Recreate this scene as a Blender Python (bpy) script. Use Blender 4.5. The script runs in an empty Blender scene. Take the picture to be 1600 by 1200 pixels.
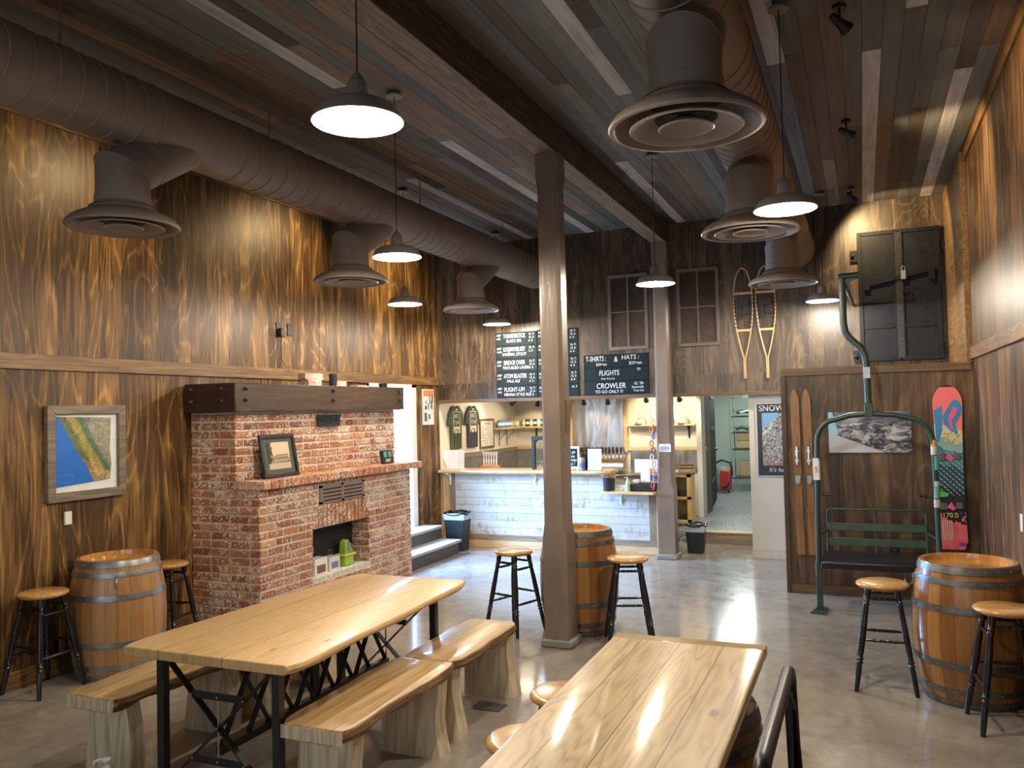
import bpy, math, random
from mathutils import Vector, Matrix
random.seed(7)
PI = math.pi
S = bpy.context.scene
col = S.collection

# ---------------------------------------------------------------- camera
def cam_matrix(yaw, pitch, roll):
    cy, sy = math.cos(yaw), math.sin(yaw)
    fwd = Vector((-sy*math.cos(pitch), cy*math.cos(pitch), math.sin(pitch)))
    right = Vector((cy, sy, 0)); up = right.cross(fwd)
    r = right*math.cos(roll) + up*math.sin(roll)
    u = -right*math.sin(roll) + up*math.cos(roll)
    b = -fwd
    return Matrix(((r.x, u.x, b.x, 0), (r.y, u.y, b.y, 0), (r.z, u.z, b.z, 1.9), (0, 0, 0, 1)))
cd = bpy.data.cameras.new('camera'); cam = bpy.data.objects.new('camera', cd); col.objects.link(cam)
cd.sensor_width = 36; cd.lens = 36*1295.68/1600; cd.clip_start = 0.05
cam.matrix_world = cam_matrix(math.radians(22.8812), math.radians(1.8506), math.radians(-1.3254))
S.camera = cam
# ---------------------------------------------------------------- view, world, daylight
S.view_settings.view_transform = 'Standard'; S.view_settings.look = 'None'
S.view_settings.gamma = 1; S.view_settings.use_curve_mapping = False
S.view_settings.exposure = 0.75
W = bpy.data.worlds.new('world'); S.world = W; W.use_nodes = True
W.node_tree.nodes['Background'].inputs[0].default_value = (.75, .87, 1, 1)
W.node_tree.nodes['Background'].inputs[1].default_value = 1.0
def area(name, loc, rot, sx, sy, power, color):
    l = bpy.data.lights.new(name, 'AREA'); l.shape = 'RECTANGLE'; l.size = sx; l.size_y = sy
    l.energy = power; l.color = color
    o = bpy.data.objects.new(name, l); o.location = loc; o.rotation_euler = rot; col.objects.link(o); return o
# daylight through the storefront windows behind the camera and through the side door on the left
area('daylight_front_window', (-3.9, -2.06, 1.75), (-PI/2, 0, 0), 2.6, 2.3, 420, (.84, .92, 1))
area('daylight_front_window', (-.9, -2.06, 1.75), (-PI/2, 0, 0), 2.2, 2.3, 300, (.84, .92, 1))
area('daylight_side_door', (-6.05, 9.35, 1.75), (0, -PI/2+math.radians(32), 0), 1.5, 1.0, 230, (.30, .56, 1)).data.spread = math.radians(130)

# ---------------------------------------------------------------- mesh helper
class MB:
    def __init__(s): s.v = []; s.f = []; s.c = []; s.cc = None
    def add(s, v, f):
        n = len(s.v); s.v += [tuple(p) for p in v]; s.f += [tuple(i+n for i in q) for q in f]
        s.c += [s.cc]*len(f); return s
    def box(s, x0, x1, y0, y1, z0, z1):
        x0, x1 = min(x0, x1), max(x0, x1); y0, y1 = min(y0, y1), max(y0, y1); z0, z1 = min(z0, z1), max(z0, z1)
        return s.add([(x0,y0,z0),(x1,y0,z0),(x1,y1,z0),(x0,y1,z0),(x0,y0,z1),(x1,y0,z1),(x1,y1,z1),(x0,y1,z1)],
                     [(3,2,1,0),(4,5,6,7),(0,1,5,4),(1,2,6,5),(2,3,7,6),(3,0,4,7)])
    def lathe(s, prof, n=24, c=(0,0,0), ax=None, cap=True):
        # prof: (r, t) along the axis
        ax = Vector(ax).normalized() if ax else Vector((0,0,1))
        a = ax.orthogonal().normalized() if abs(ax.z) < .999 else Vector((1,0,0)); b = ax.cross(a); c = Vector(c)
        vs = [c + ax*t + a*r*math.cos(2*PI*i/n) + b*r*math.sin(2*PI*i/n) for r, t in prof for i in range(n)]
        fs = [(k*n+i, k*n+(i+1)%n, (k+1)*n+(i+1)%n, (k+1)*n+i) for k in range(len(prof)-1) for i in range(n)]
        if cap: fs += [tuple(range(n-1,-1,-1)), tuple((len(prof)-1)*n+i for i in range(n))]
        return s.add(vs, fs)
    def cyl(s, p0, p1, r, r1=None, n=12):
        p0, p1 = Vector(p0), Vector(p1); d = p1-p0
        return s.lathe([(r, 0), (r if r1 is None else r1, d.length)], n, p0, d)
    def turned(s, p0, p1, prof, n=10):
        p0, p1 = Vector(p0), Vector(p1); d = p1-p0; L = d.length
        return s.lathe([(r, t*L) for t, r in prof], n, p0, d)
    def bar(s, p0, p1, w, h, up=(0,0,1)):
        p0, p1 = Vector(p0), Vector(p1); d = (p1-p0).normalized(); u = Vector(up)
        a = d.cross(u)
        a = a.normalized() if a.length > 1e-4 else Vector((1,0,0)); b = a.cross(d)
        vs = [p + a*i*w/2 + b*j*h/2 for p in (p0, p1) for i, j in ((-1,-1),(1,-1),(1,1),(-1,1))]
        return s.add(vs, [(3,2,1,0),(4,5,6,7),(0,1,5,4),(1,2,6,5),(2,3,7,6),(3,0,4,7)])
    def tube(s, pts, r, n=8, closed=False):
        P = [Vector(p) for p in pts]; m = len(P); vs = []; prev = None
        for i in range(m):
            t = (P[(i+1) % m]-P[i-1]) if closed else (P[min(i+1, m-1)]-P[max(i-1, 0)])
            t.normalize()
            a = t.orthogonal().normalized() if prev is None else (prev - t*prev.dot(t)).normalized()
            prev = a; b = t.cross(a)
            rr = r[i] if isinstance(r, (list, tuple)) else r
            vs += [P[i] + a*rr*math.cos(2*PI*k/n) + b*rr*math.sin(2*PI*k/n) for k in range(n)]
        fs = [(i*n+k, i*n+(k+1)%n, ((i+1)%m)*n+(k+1)%n, ((i+1)%m)*n+k) for i in range(m if closed else m-1) for k in range(n)]
        if not closed: fs += [tuple(range(n-1,-1,-1)), tuple((m-1)*n+k for k in range(n))]
        return s.add(vs, fs)
    def prism(s, poly, d, o=(0,0,0), u=(1,0,0), v=(0,0,1), w=(0,1,0)):
        o, u, v, w = map(Vector, (o, u, v, w)); n = len(poly)
        vs = [o+u*a+v*b for a, b in poly] + [o+u*a+v*b+w*d for a, b in poly]
        return s.add(vs, [tuple(range(n)), tuple(range(2*n-1, n-1, -1))] + [(i, i+n, (i+1)%n+n, (i+1)%n) for i in range(n)])
    def sphere(s, c, r, n=12, sz=1):
        k = max(4, n//2); return s.lathe([(max(1e-4, r*math.sin(PI*i/k)), -r*sz*math.cos(PI*i/k)) for i in range(k+1)], n, c)
    def build(s, name, mat, parent=None, bevel=0, ang=35, seg=1, loc=None, rot=None):
        me = bpy.data.meshes.new(name); me.from_pydata(s.v, [], s.f)
        if any(c is not None for c in s.c):
            at = me.color_attributes.new('Col', 'FLOAT_COLOR', 'CORNER'); k = 0
            for fi, f in enumerate(s.f):
                c = s.c[fi] or (.5, .5, .5)
                for _ in f: at.data[k].color = (*c, 1); k += 1
        me.update()
        bm_fix(me)
        for p in me.polygons: p.use_smooth = True
        me.set_sharp_from_angle(angle=math.radians(ang))
        if isinstance(mat, (list, tuple)):
            for m_ in mat: me.materials.append(m_)
        else: me.materials.append(mat)
        o = bpy.data.objects.new(name, me); col.objects.link(o)
        if parent: o.parent = parent
        if loc: o.location = loc
        if rot: o.rotation_euler = rot
        if bevel:
            b = o.modifiers.new('bevel', 'BEVEL'); b.width = bevel; b.segments = seg; b.limit_method = 'ANGLE'; b.angle_limit = math.radians(40)
        return o
import bmesh
def bm_fix(me):
    bm = bmesh.new(); bm.from_mesh(me); bmesh.ops.recalc_face_normals(bm, faces=bm.faces); bm.to_mesh(me); bm.free()
def box(*a): return MB().box(*a)
def tag(o, label, cat, group=None, kind=None):
    o['label'] = label; o['category'] = cat
    if group: o['group'] = group
    if kind: o['kind'] = kind
    return o
def thing(name, label, cat, loc=(0,0,0), rz=0, group=None):
    o = bpy.data.objects.new(name, None); o.empty_display_size = .1; col.objects.link(o)
    o.location = loc; o.rotation_euler = (0, 0, rz); return tag(o, label, cat, group)
def struct(o): o['kind'] = 'structure'; return o
def copy_tree(o, parent=None):
    c = o.copy(); col.objects.link(c)
    if parent: c.parent = parent
    for ch in list(o.children): copy_tree(ch, c)
    return c
def place(proto, used, loc, rz, label, group=None):
    o = proto if not used else copy_tree(proto)
    o.location = loc; o.rotation_euler = (0, 0, rz); o['label'] = label
    if group: o['group'] = group
    return o
def text(s, size, name, mat, parent=None, loc=(0,0,0), rot=(PI/2,0,0), ext=.0015, align='LEFT', sx=1, shear=0):
    cu = bpy.data.curves.new('t', 'FONT'); cu.body = s; cu.size = size; cu.extrude = ext; cu.align_x = align; cu.shear = shear; cu.resolution_u = 3
    t = bpy.data.objects.new('t', cu); col.objects.link(t)
    bpy.context.view_layer.update()
    me = bpy.data.meshes.new_from_object(t.evaluated_get(bpy.context.evaluated_depsgraph_get()))
    col.objects.unlink(t); bpy.data.objects.remove(t); me.name = name
    for v in me.vertices: v.co.x *= sx
    me.materials.clear(); me.materials.append(mat)
    o = bpy.data.objects.new(name, me); col.objects.link(o); o.location = loc; o.rotation_euler = rot
    if parent: o.parent = parent
    return o

# ---------------------------------------------------------------- materials
class N:
    def __init__(s, name):
        s.m = bpy.data.materials.new(name); s.m.use_nodes = True; s.t = s.m.node_tree; s.b = s.t.nodes['Principled BSDF']
    def n(s, typ, **k):
        x = s.t.nodes.new(typ)
        for a, v in k.items(): setattr(x, a, v)
        return x
    def l(s, a, b): s.t.links.new(a, b)
    def math(s, op, a, b=None, c=None, clamp=False):
        x = s.n('ShaderNodeMath', operation=op); x.use_clamp = clamp
        for i, v in enumerate((a, b, c)):
            if v is None: continue
            if isinstance(v, (int, float)): x.inputs[i].default_value = v
            else: s.l(v, x.inputs[i])
        return x.outputs[0]
    def coords(s, scale=(1,1,1), which='Object', loc=(0,0,0), rot=(0,0,0)):
        tc = s.n('ShaderNodeTexCoord'); mp = s.n('ShaderNodeMapping'); mp.inputs['Scale'].default_value = scale
        mp.inputs['Location'].default_value = loc; mp.inputs['Rotation'].default_value = rot
        s.l(tc.outputs[which], mp.inputs[0]); return mp.outputs[0]
    def noise(s, vec, scale=1, detail=3, rough=.5, dist=0):
        x = s.n('ShaderNodeTexNoise'); x.inputs['Scale'].default_value = scale; x.inputs['Detail'].default_value = detail
        x.inputs['Roughness'].default_value = rough; x.inputs['Distortion'].default_value = dist; s.l(vec, x.inputs['Vector']); return x.outputs[0]
    def ramp(s, fac, stops, interp='LINEAR'):
        x = s.n('ShaderNodeValToRGB'); cr = x.color_ramp; cr.interpolation = interp
        while len(cr.elements) < len(stops): cr.elements.new(.5)
        for e, (p, c) in zip(cr.elements, stops): e.position = p; e.color = (*c, 1) if len(c) == 3 else c
        s.l(fac, x.inputs[0]); return x.outputs[0]
    def mix(s, fac, a, b, mode='MIX'):
        x = s.n('ShaderNodeMix', data_type='RGBA', blend_type=mode)
        for i, v in ((0, fac), (6, a), (7, b)):
            if isinstance(v, (int, float)): x.inputs[i].default_value = v
            elif isinstance(v, tuple): x.inputs[i].default_value = (*v, 1)
            else: s.l(v, x.inputs[i])
        return x.outputs[2]
    def bump(s, h, strength=.3, dist=.01):
        x = s.n('ShaderNodeBump'); x.inputs['Strength'].default_value = strength; x.inputs['Distance'].default_value = dist
        s.l(h, x.inputs['Height']); s.l(x.outputs[0], s.b.inputs['Normal'])
    def set(s, color=None, rough=None, metal=None, spec=None, coat=None, trans=None, emit=None, es=1):
        for k, v in (('Base Color', color), ('Roughness', rough), ('Metallic', metal), ('Specular IOR Level', spec), ('Coat Weight', coat), ('Transmission Weight', trans)):
            if v is None: continue
            if isinstance(v, (int, float)): s.b.inputs[k].default_value = v
            elif isinstance(v, tuple): s.b.inputs[k].default_value = (*v, 1)
            else: s.l(v, s.b.inputs[k])
        if coat: s.b.inputs['Coat Roughness'].default_value = .08
        if emit: s.b.inputs['Emission Color'].default_value = (*emit, 1); s.b.inputs['Emission Strength'].default_value = es
        return s.m
def plain(name, c, rough=.5, metal=0, var=.12, scale=8, spec=None, coat=None, bump=0):
    k = N(name); v = k.coords(); n = k.noise(v, scale, 4, .6)
    lo = tuple(x*(1-var) for x in c); hi = tuple(min(1, x*(1+var)) for x in c)
    r = k.ramp(n, [(.3, lo), (.7, hi)])
    if bump: k.bump(k.noise(v, scale*6, 3), bump, .004)
    return k.set(r, k.math('ADD', k.math('MULTIPLY', n, .15), max(0, rough-.07)), metal, spec, coat)
def glow(name, c, s): return N(name).set(color=(.8, .8, .8), emit=c, es=s)
def wood(name, c0, c1, c2, ax='x', s=1.0, rough=.45, coat=None, bump=.15, knots=False, streak=.5):
    # grain runs along ax
    k = N(name); i = 'xyz'.index(ax)
    sc = [9*s, 9*s, 9*s]; sc[i] = .7*s
    v = k.coords(tuple(sc)); big = k.noise(v, 1, 3, .55, .4)
    w = k.math('FRACT', k.math('MULTIPLY', big, 7))
    w = k.math('ABSOLUTE', k.math('SUBTRACT', w, .5))
    sf = [90*s, 90*s, 90*s]; sf[i] = 3*s
    fine = k.noise(k.coords(tuple(sf)), 1, 3, .6)
    f = k.math('ADD', k.math('MULTIPLY', w, streak), k.math('MULTIPLY', fine, .55))
    c = k.ramp(f, [(.15, c0), (.42, c1), (.72, c2)])
    if knots:
        sk = [5*s, 5*s, 5*s]; sk[i] = 1.6*s
        vo = k.n('ShaderNodeTexVoronoi'); vo.inputs['Scale'].default_value = 1; vo.inputs['Randomness'].default_value = 1
        k.l(k.coords(tuple(sk)), vo.inputs['Vector'])
        kn = k.ramp(vo.outputs['Distance'], [(.06, (1,1,1)), (.13, (0,0,0))])
        c = k.mix(k.math('MULTIPLY', kn, .75), c, tuple(x*.35 for x in c1))
    k.bump(f, bump, .004)
    return k.set(c, rough, 0, .5, coat)
def ply(name, ua, dark, mid, light, rough=.36, off=0.0, gloss=.5, seed=0, hs=1.0, half=False):
    k = N(name); tc = k.n('ShaderNodeTexCoord'); sp = k.n('ShaderNodeSeparateXYZ'); k.l(tc.outputs['Object'], sp.inputs[0])
    u = k.math('ADD', sp.outputs['XYZ'.index(ua.upper())], off+50*1.22); z = sp.outputs[2]
    pan = k.math('FLOOR', k.math('DIVIDE', u, 1.22)); fr = k.math('FRACT', k.math('DIVIDE', u, 1.22))
    up = k.math('GREATER_THAN', z, 2.3)
    pid = k.math('ADD', k.math('ADD', k.math('MULTIPLY', pan, 3.17), k.math('MULTIPLY', up, 11.3)), seed)
    wn = k.n('ShaderNodeTexWhiteNoise', noise_dimensions='1D'); k.l(pid, wn.inputs['W']); rnd = wn.outputs['Value']
    def vec(su, sz):
        cb = k.n('ShaderNodeCombineXYZ'); k.l(k.math('MULTIPLY', u, su), cb.inputs[0]); k.l(k.math('MULTIPLY', z, sz), cb.inputs[1]); k.l(k.math('MULTIPLY', rnd, 40), cb.inputs[2]); return cb.outputs[0]
    fine = k.noise(vec(85, 3.0), 1, 3, .65)
    rag = k.noise(vec(30, 1.3), 1, 5, .7)
    rg5 = k.math('SUBTRACT', rag, .5)
    n1 = k.math('ADD', k.noise(vec(2.1*hs, .42*hs), 1, 2.5, .5, .6), k.math('MULTIPLY', rg5, .045))
    band = k.math('ABSOLUTE', k.math('SUBTRACT', k.math('FRACT', k.math('MULTIPLY', n1, 14)), .5))   # 0..0.5
    line = k.ramp(band, [(.0, (1,1,1)), (.07, (.6,.6,.6)), (.17, (0,0,0))])
    n2 = k.math('ADD', k.noise(vec(6.5, .6), 1, 3, .6, .2), k.math('MULTIPLY', rg5, .35))
    patch = k.ramp(n2, [(.49, (0,0,0)), (.54, (1,1,1))])
    f = k.math('ADD', k.math('MULTIPLY', line, .27), k.math('MULTIPLY', patch, .24))
    f = k.math('ADD', f, k.math('MULTIPLY', rg5, .45))
    f = k.math('ADD', f, k.math('MULTIPLY', k.math('SUBTRACT', fine, .5), .5))
    f = k.math('ADD', f, k.math('ADD', k.math('MULTIPLY', k.math('SUBTRACT', rnd, .5), .16), .11), clamp=True)
    c = k.ramp(f, [(.0, dark), (.30, mid), (.75, light)])
    joint = k.math('LESS_THAN', k.math('MULTIPLY', k.math('MINIMUM', fr, k.math('SUBTRACT', 1, fr)), 1.22), .0022)
    c = k.mix(joint, c, tuple(x*.35 for x in dark))
    st = k.noise(vec(1.3, .9), 1, 3, .6, .4)
    c = k.mix(1.0, c, k.ramp(st, [(.36, (.58,.56,.54)), (.5, (1,1,1)), (.66, (1.22,1.2,1.15))]), 'MULTIPLY')
    k.bump(f, .12, .004)
    return k.set(c, k.math('ADD', k.math('MULTIPLY', rag, .16), rough-.08), 0, gloss)
def vcol(name, rough=.6, metal=0, grain_ax=None, spec=.4, amt=.5, paint=None, s=1.0):
    k = N(name); a = k.n('ShaderNodeVertexColor', layer_name='Col'); c = a.outputs[0]
    if grain_ax:
        i = 'xyz'.index(grain_ax); sc = [30*s]*3; sc[i] = 1.2*s
        g = k.noise(k.coords(tuple(sc)), 1, 4, .65, .3); sc2 = [6*s]*3; sc2[i] = .8
        g2 = k.noise(k.coords(tuple(sc2)), 1, 3, .6)
        gr = k.ramp(k.math('ADD', k.math('MULTIPLY', g, .6), k.math('MULTIPLY', g2, .4)), [(.3, (1-amt,)*3), (.7, (1+amt*.7,)*3)])
        c = k.mix(1.0, c, gr, 'MULTIPLY'); k.bump(g, .2, .004)
    return k, c
M = {}
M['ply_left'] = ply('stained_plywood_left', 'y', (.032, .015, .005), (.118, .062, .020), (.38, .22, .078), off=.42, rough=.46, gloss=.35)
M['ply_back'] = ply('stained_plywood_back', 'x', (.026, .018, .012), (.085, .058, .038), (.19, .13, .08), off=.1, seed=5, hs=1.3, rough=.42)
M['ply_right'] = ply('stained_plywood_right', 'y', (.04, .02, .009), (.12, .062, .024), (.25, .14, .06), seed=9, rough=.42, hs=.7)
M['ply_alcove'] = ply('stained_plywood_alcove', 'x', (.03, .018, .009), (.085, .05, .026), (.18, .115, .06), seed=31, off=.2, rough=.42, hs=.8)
M['trim'] = wood('stained_trim', (.06, .03, .01), (.16, .085, .028), (.30, .17, .06), 'y')
M['trimx'] = wood('stained_trim_x', (.05, .03, .015), (.13, .075, .035), (.22, .13, .065), 'x')
M['trim_dark'] = wood('dark_trim', (.03, .014, .006), (.07, .035, .014), (.12, .06, .025), 'z')
M['mantel'] = wood('mantel_wood', (.022, .011, .005), (.05, .025, .011), (.095, .05, .022), 'y', 1, .5)
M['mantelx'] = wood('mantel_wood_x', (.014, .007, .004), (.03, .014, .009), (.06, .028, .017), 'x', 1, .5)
M['post'] = plain('painted_post', (.21, .165, .135), .38, var=.1, scale=5, bump=.15)
def post_mat():
    k = N('chipped_painted_post'); v = k.coords((1, 1, .6)); n = k.noise(v, 26, 4, .7)
    chip = k.ramp(n, [(.69, (0,0,0)), (.71, (1,1,1))])
    c = k.mix(chip, k.ramp(k.noise(v, 4, 3), [(.3, (.17, .125, .095)), (.7, (.225, .17, .13))]), (.42, .36, .28))
    k.bump(k.noise(k.coords((1,1,.15)), 20, 4), .35, .01); return k.set(c, .33, 0, .5)
M['post'] = post_mat()
M['duct'] = plain('duct_paint', (.225, .18, .15), .5, var=.05, scale=3)
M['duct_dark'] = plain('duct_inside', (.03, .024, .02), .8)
M['beam'] = wood('beam_grey_brown', (.04, .026, .018), (.085, .06, .043), (.17, .13, .10), 'y', 1, .7)
M['beam_low'] = wood('beam_light_face', (.10, .075, .055), (.20, .16, .125), (.33, .27, .215), 'y', 1, .7)
M['black'] = plain('black_metal', (.012, .012, .014), .4)
M['blackp'] = plain('black_plastic', (.012, .013, .015), .45)
M['black_gloss'] = plain('black_gloss_wood', (.008, .008, .010), .28, spec=.6)
M['steel_black'] = plain('black_steel', (.012, .014, .018), .38, spec=.6)
M['chrome'] = plain('chrome', (.75, .75, .75), .15, 1, var=.05)
M['galv'] = plain('galvanised_hoop', (.30, .33, .34), .34, .85, var=.25, scale=12)
M['galv_dark'] = plain('aged_hoop', (.16, .17, .165), .42, .8, var=.3, scale=12)
M['rivet'] = plain('rivet', (.6, .6, .58), .3, .9)
M['white'] = plain('white_plastic', (.75, .74, .72), .4, var=.04)
M['paper'] = plain('white_paper', (.78, .80, .82), .6, var=.03)
M['cream'] = plain('cream_wall', (.68, .62, .50), .6, var=.03, scale=2)
M['offwhite'] = plain('off_white_wall', (.62, .60, .54), .55, var=.03, scale=2)
M['green_wall'] = plain('pale_green_wall', (.52, .62, .56), .55, var=.03, scale=2)
M['seat'] = wood('stool_seat_wood', (.36, .17, .045), (.55, .30, .095), (.68, .42, .17), 'x', 1.6, .25, .5, .05)
M['pine'] = wood('light_pine', (.50, .32, .15), (.68, .47, .24), (.78, .58, .33), 'x', 1, .4)
M['barwood'] = wood('bar_top_wood', (.50, .30, .12), (.72, .49, .24), (.82, .62, .36), 'x', 1, .3, .4)
M['greywood'] = wood('grey_weathered', (.16, .125, .09), (.28, .23, .17), (.38, .32, .25), 'x', 1, .6)
M['greywoodz'] = wood('grey_weathered_z', (.15, .115, .08), (.25, .20, .14), (.36, .30, .22), 'z', 1, .6)
M['greywoody'] = wood('grey_weathered_y', (.10, .085, .065), (.19, .16, .125), (.30, .26, .21), 'y', 1, .7)
M['pinez'] = wood('light_pine_z', (.42, .26, .12), (.58, .38, .19), (.70, .50, .28), 'z', 1, .45)
M['green'] = plain('green_paint', (.022, .048, .038), .38, var=.12, scale=14, spec=.5)
M['green_slat'] = plain('green_slat', (.045, .085, .066), .42, var=.12, scale=10)
M['vinyl'] = plain('black_vinyl', (.008, .008, .011), .33)
M['chalk'] = plain('chalkboard', (.014, .022, .026), .85, var=.15, spec=.15)
M['chalkline'] = plain('chalk', (.75, .78, .78), .8, var=.05)
M['bin'] = plain('black_bin', (.012, .014, .018), .5)
M['bag'] = plain('bin_bag', (.42, .47, .52), .3, var=.2, scale=20)
M['bagb'] = plain('black_bag', (.01, .01, .012), .25)
M['lampout'] = plain('lamp_bronze', (.22, .195, .18), .4, .0)
M['lampin'] = plain('lamp_white_inside', (.85, .83, .80), .5, var=.01)
M['bulb'] = glow('bulb_glow', (1, .93, .84), 30)
M['spotlens'] = glow('spot_lens', (1, .86, .62), 18)
M['concrete'] = plain('curb_concrete', (.23, .22, .20), .75, bump=.3)
M['soot_shade'] = plain('firebox_soot_shade', (.008, .008, .009), .8)
def lathe_stave(name, cols, rough=.3, coat=.35):
    k = N(name); tc = k.n('ShaderNodeTexCoord'); sp = k.n('ShaderNodeSeparateXYZ'); k.l(tc.outputs['Object'], sp.inputs[0])
    an = k.math('MULTIPLY', k.math('ADD', k.math('ARCTAN2', sp.outputs[1], sp.outputs[0]), PI), 24/(2*PI))
    idx = k.math('FLOOR', an); fr = k.math('FRACT', an)
    wn = k.n('ShaderNodeTexWhiteNoise', noise_dimensions='1D'); k.l(idx, wn.inputs['W'])
    g = k.noise(k.coords((40, 40, 2)), 1, 3, .6)
    f = k.math('ADD', k.math('MULTIPLY', wn.outputs['Value'], .5), k.math('MULTIPLY', g, .5))
    c = k.ramp(f, [(.2, cols[0]), (.5, cols[1]), (.8, cols[2])])
    j = k.math('LESS_THAN', fr, .035); c = k.mix(k.math('MULTIPLY', j, .75), c, (.05, .022, .008))
    st = k.noise(k.coords((3, 3, 3)), 1, 4, .7); c = k.mix(k.ramp(st, [(.66, (0,0,0)), (.74, (.75,.75,.75))]), c, (.05, .028, .014))
    return k.set(c, rough, 0, .5, coat)
M['barrel'] = lathe_stave('barrel_staves_honey', ((.24, .11, .035), (.36, .18, .065), (.46, .26, .11)))
M['barrel2'] = lathe_stave('barrel_staves_amber', ((.20, .08, .018), (.30, .13, .032), (.40, .19, .055)))
M['head'] = wood('barrel_head', (.36, .15, .035), (.50, .24, .06), (.60, .31, .09), 'x', .8, .16, .9)
def brick_mat():
    k, c = vcol('old_brick', .7)
    n = k.noise(k.coords((1, 1, 1)), 45, 4, .7); n2 = k.noise(k.coords(), 4, 2, .5)
    pn = k.math('ADD', n, k.math('MULTIPLY', k.math('SUBTRACT', n2, .5), .35))
    c = k.mix(k.ramp(k.noise(k.coords(), 90, 3, .6), [(.3, (.0,.0,.0)), (.8, (.5,.5,.5))]), c, (.20, .07, .035))
    c = k.mix(k.ramp(pn, [(.535, (0,0,0)), (.56, (.9,.9,.9))]), c, (.70, .62, .52))
    k.bump(n, .5, .006); return k.set(c, .72, 0, .3)
M['brick'] = brick_mat()
def mortar_mat():
    k = N('mortar'); n = k.noise(k.coords(), 30, 4, .7); k.bump(n, .6, .01)
    return k.set(k.ramp(n, [(.35, (.46, .43, .37)), (.5, (.64, .60, .53)), (.65, (.78, .74, .67))]), .85)
M['mortar'] = mortar_mat()
def floor_mat():
    k = N('polished_concrete'); v = k.coords(); a = k.noise(v, .8, 5, .6, .6); b = k.noise(v, 5, 5, .65, .8); sm = k.noise(k.coords((1, 1.6, 1)), 1.6, 6, .7, 1.5)
    f = k.math('ADD', k.math('MULTIPLY', a, .6), k.math('MULTIPLY', b, .4))
    c = k.ramp(f, [(.32, (.175, .15, .122)), (.5, (.275, .245, .205)), (.68, (.36, .325, .28))])
    c = k.mix(k.ramp(sm, [(.58, (0,0,0)), (.68, (.5,.5,.5))]), c, (.12, .115, .11))
    sp = k.noise(v, 22, 2, .5); c = k.mix(k.ramp(sp, [(.76, (0,0,0)), (.79, (.6,.6,.6))]), c, (.07, .06, .05))
    k.bump(k.noise(v, 2.2, 3), .03, .02)
    return k.set(c, k.math('ADD', k.math('MULTIPLY', b, .2), .06), 0, .5, .25)
M['floor'] = floor_mat()
def speckle():
    k = N('speckled_epoxy'); n = k.noise(k.coords(), 34, 3, .7)
    return k.set(k.ramp(n, [(.42, (.06, .075, .08)), (.5, (.15, .18, .19)), (.58, (.42, .47, .48))], 'LINEAR'), .35)
M['speckle'] = speckle()
def ceil_mat():
    k, c = vcol('ceiling_planks', grain_ax='y', amt=.45, s=.8)
    st = k.noise(k.coords((3, .6, 1)), 1, 4, .7, .5); c = k.mix(k.ramp(st, [(.52, (0,0,0)), (.66, (.45,.45,.45))]), c, (.14, .10, .07))
    return k.set(c, .62, 0, .3)
M['ceil'] = ceil_mat()
def whitewash():
    k, c = vcol('whitewashed_planks', grain_ax=None)
    saw = k.noise(k.coords((26, 1, 9), rot=(0, .5, 0)), 1, 3, .7, .3); kn = k.noise(k.coords((2.2, 1, 6)), 1, 4, .65, .8)
    m_ = k.math('MULTIPLY', k.ramp(saw, [(.48, (0,0,0)), (.62, (1,1,1))]), k.ramp(kn, [(.45, (.05,.05,.05)), (.62, (.9,.9,.9))]))
    c = k.mix(k.math('MULTIPLY', m_, .8), c, (.30, .22, .15))
    return k.set(c, .6, 0, .3)
M['ww'] = whitewash()
def steel_sheet():
    k = N('brushed_stainless'); n = k.noise(k.coords((3.2, 1, .9)), 1, 2, .5, .6); k.bump(n, .35, .08)
    return k.set((.62, .58, .53), .22, 1)
M['stainless'] = steel_sheet()
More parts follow.
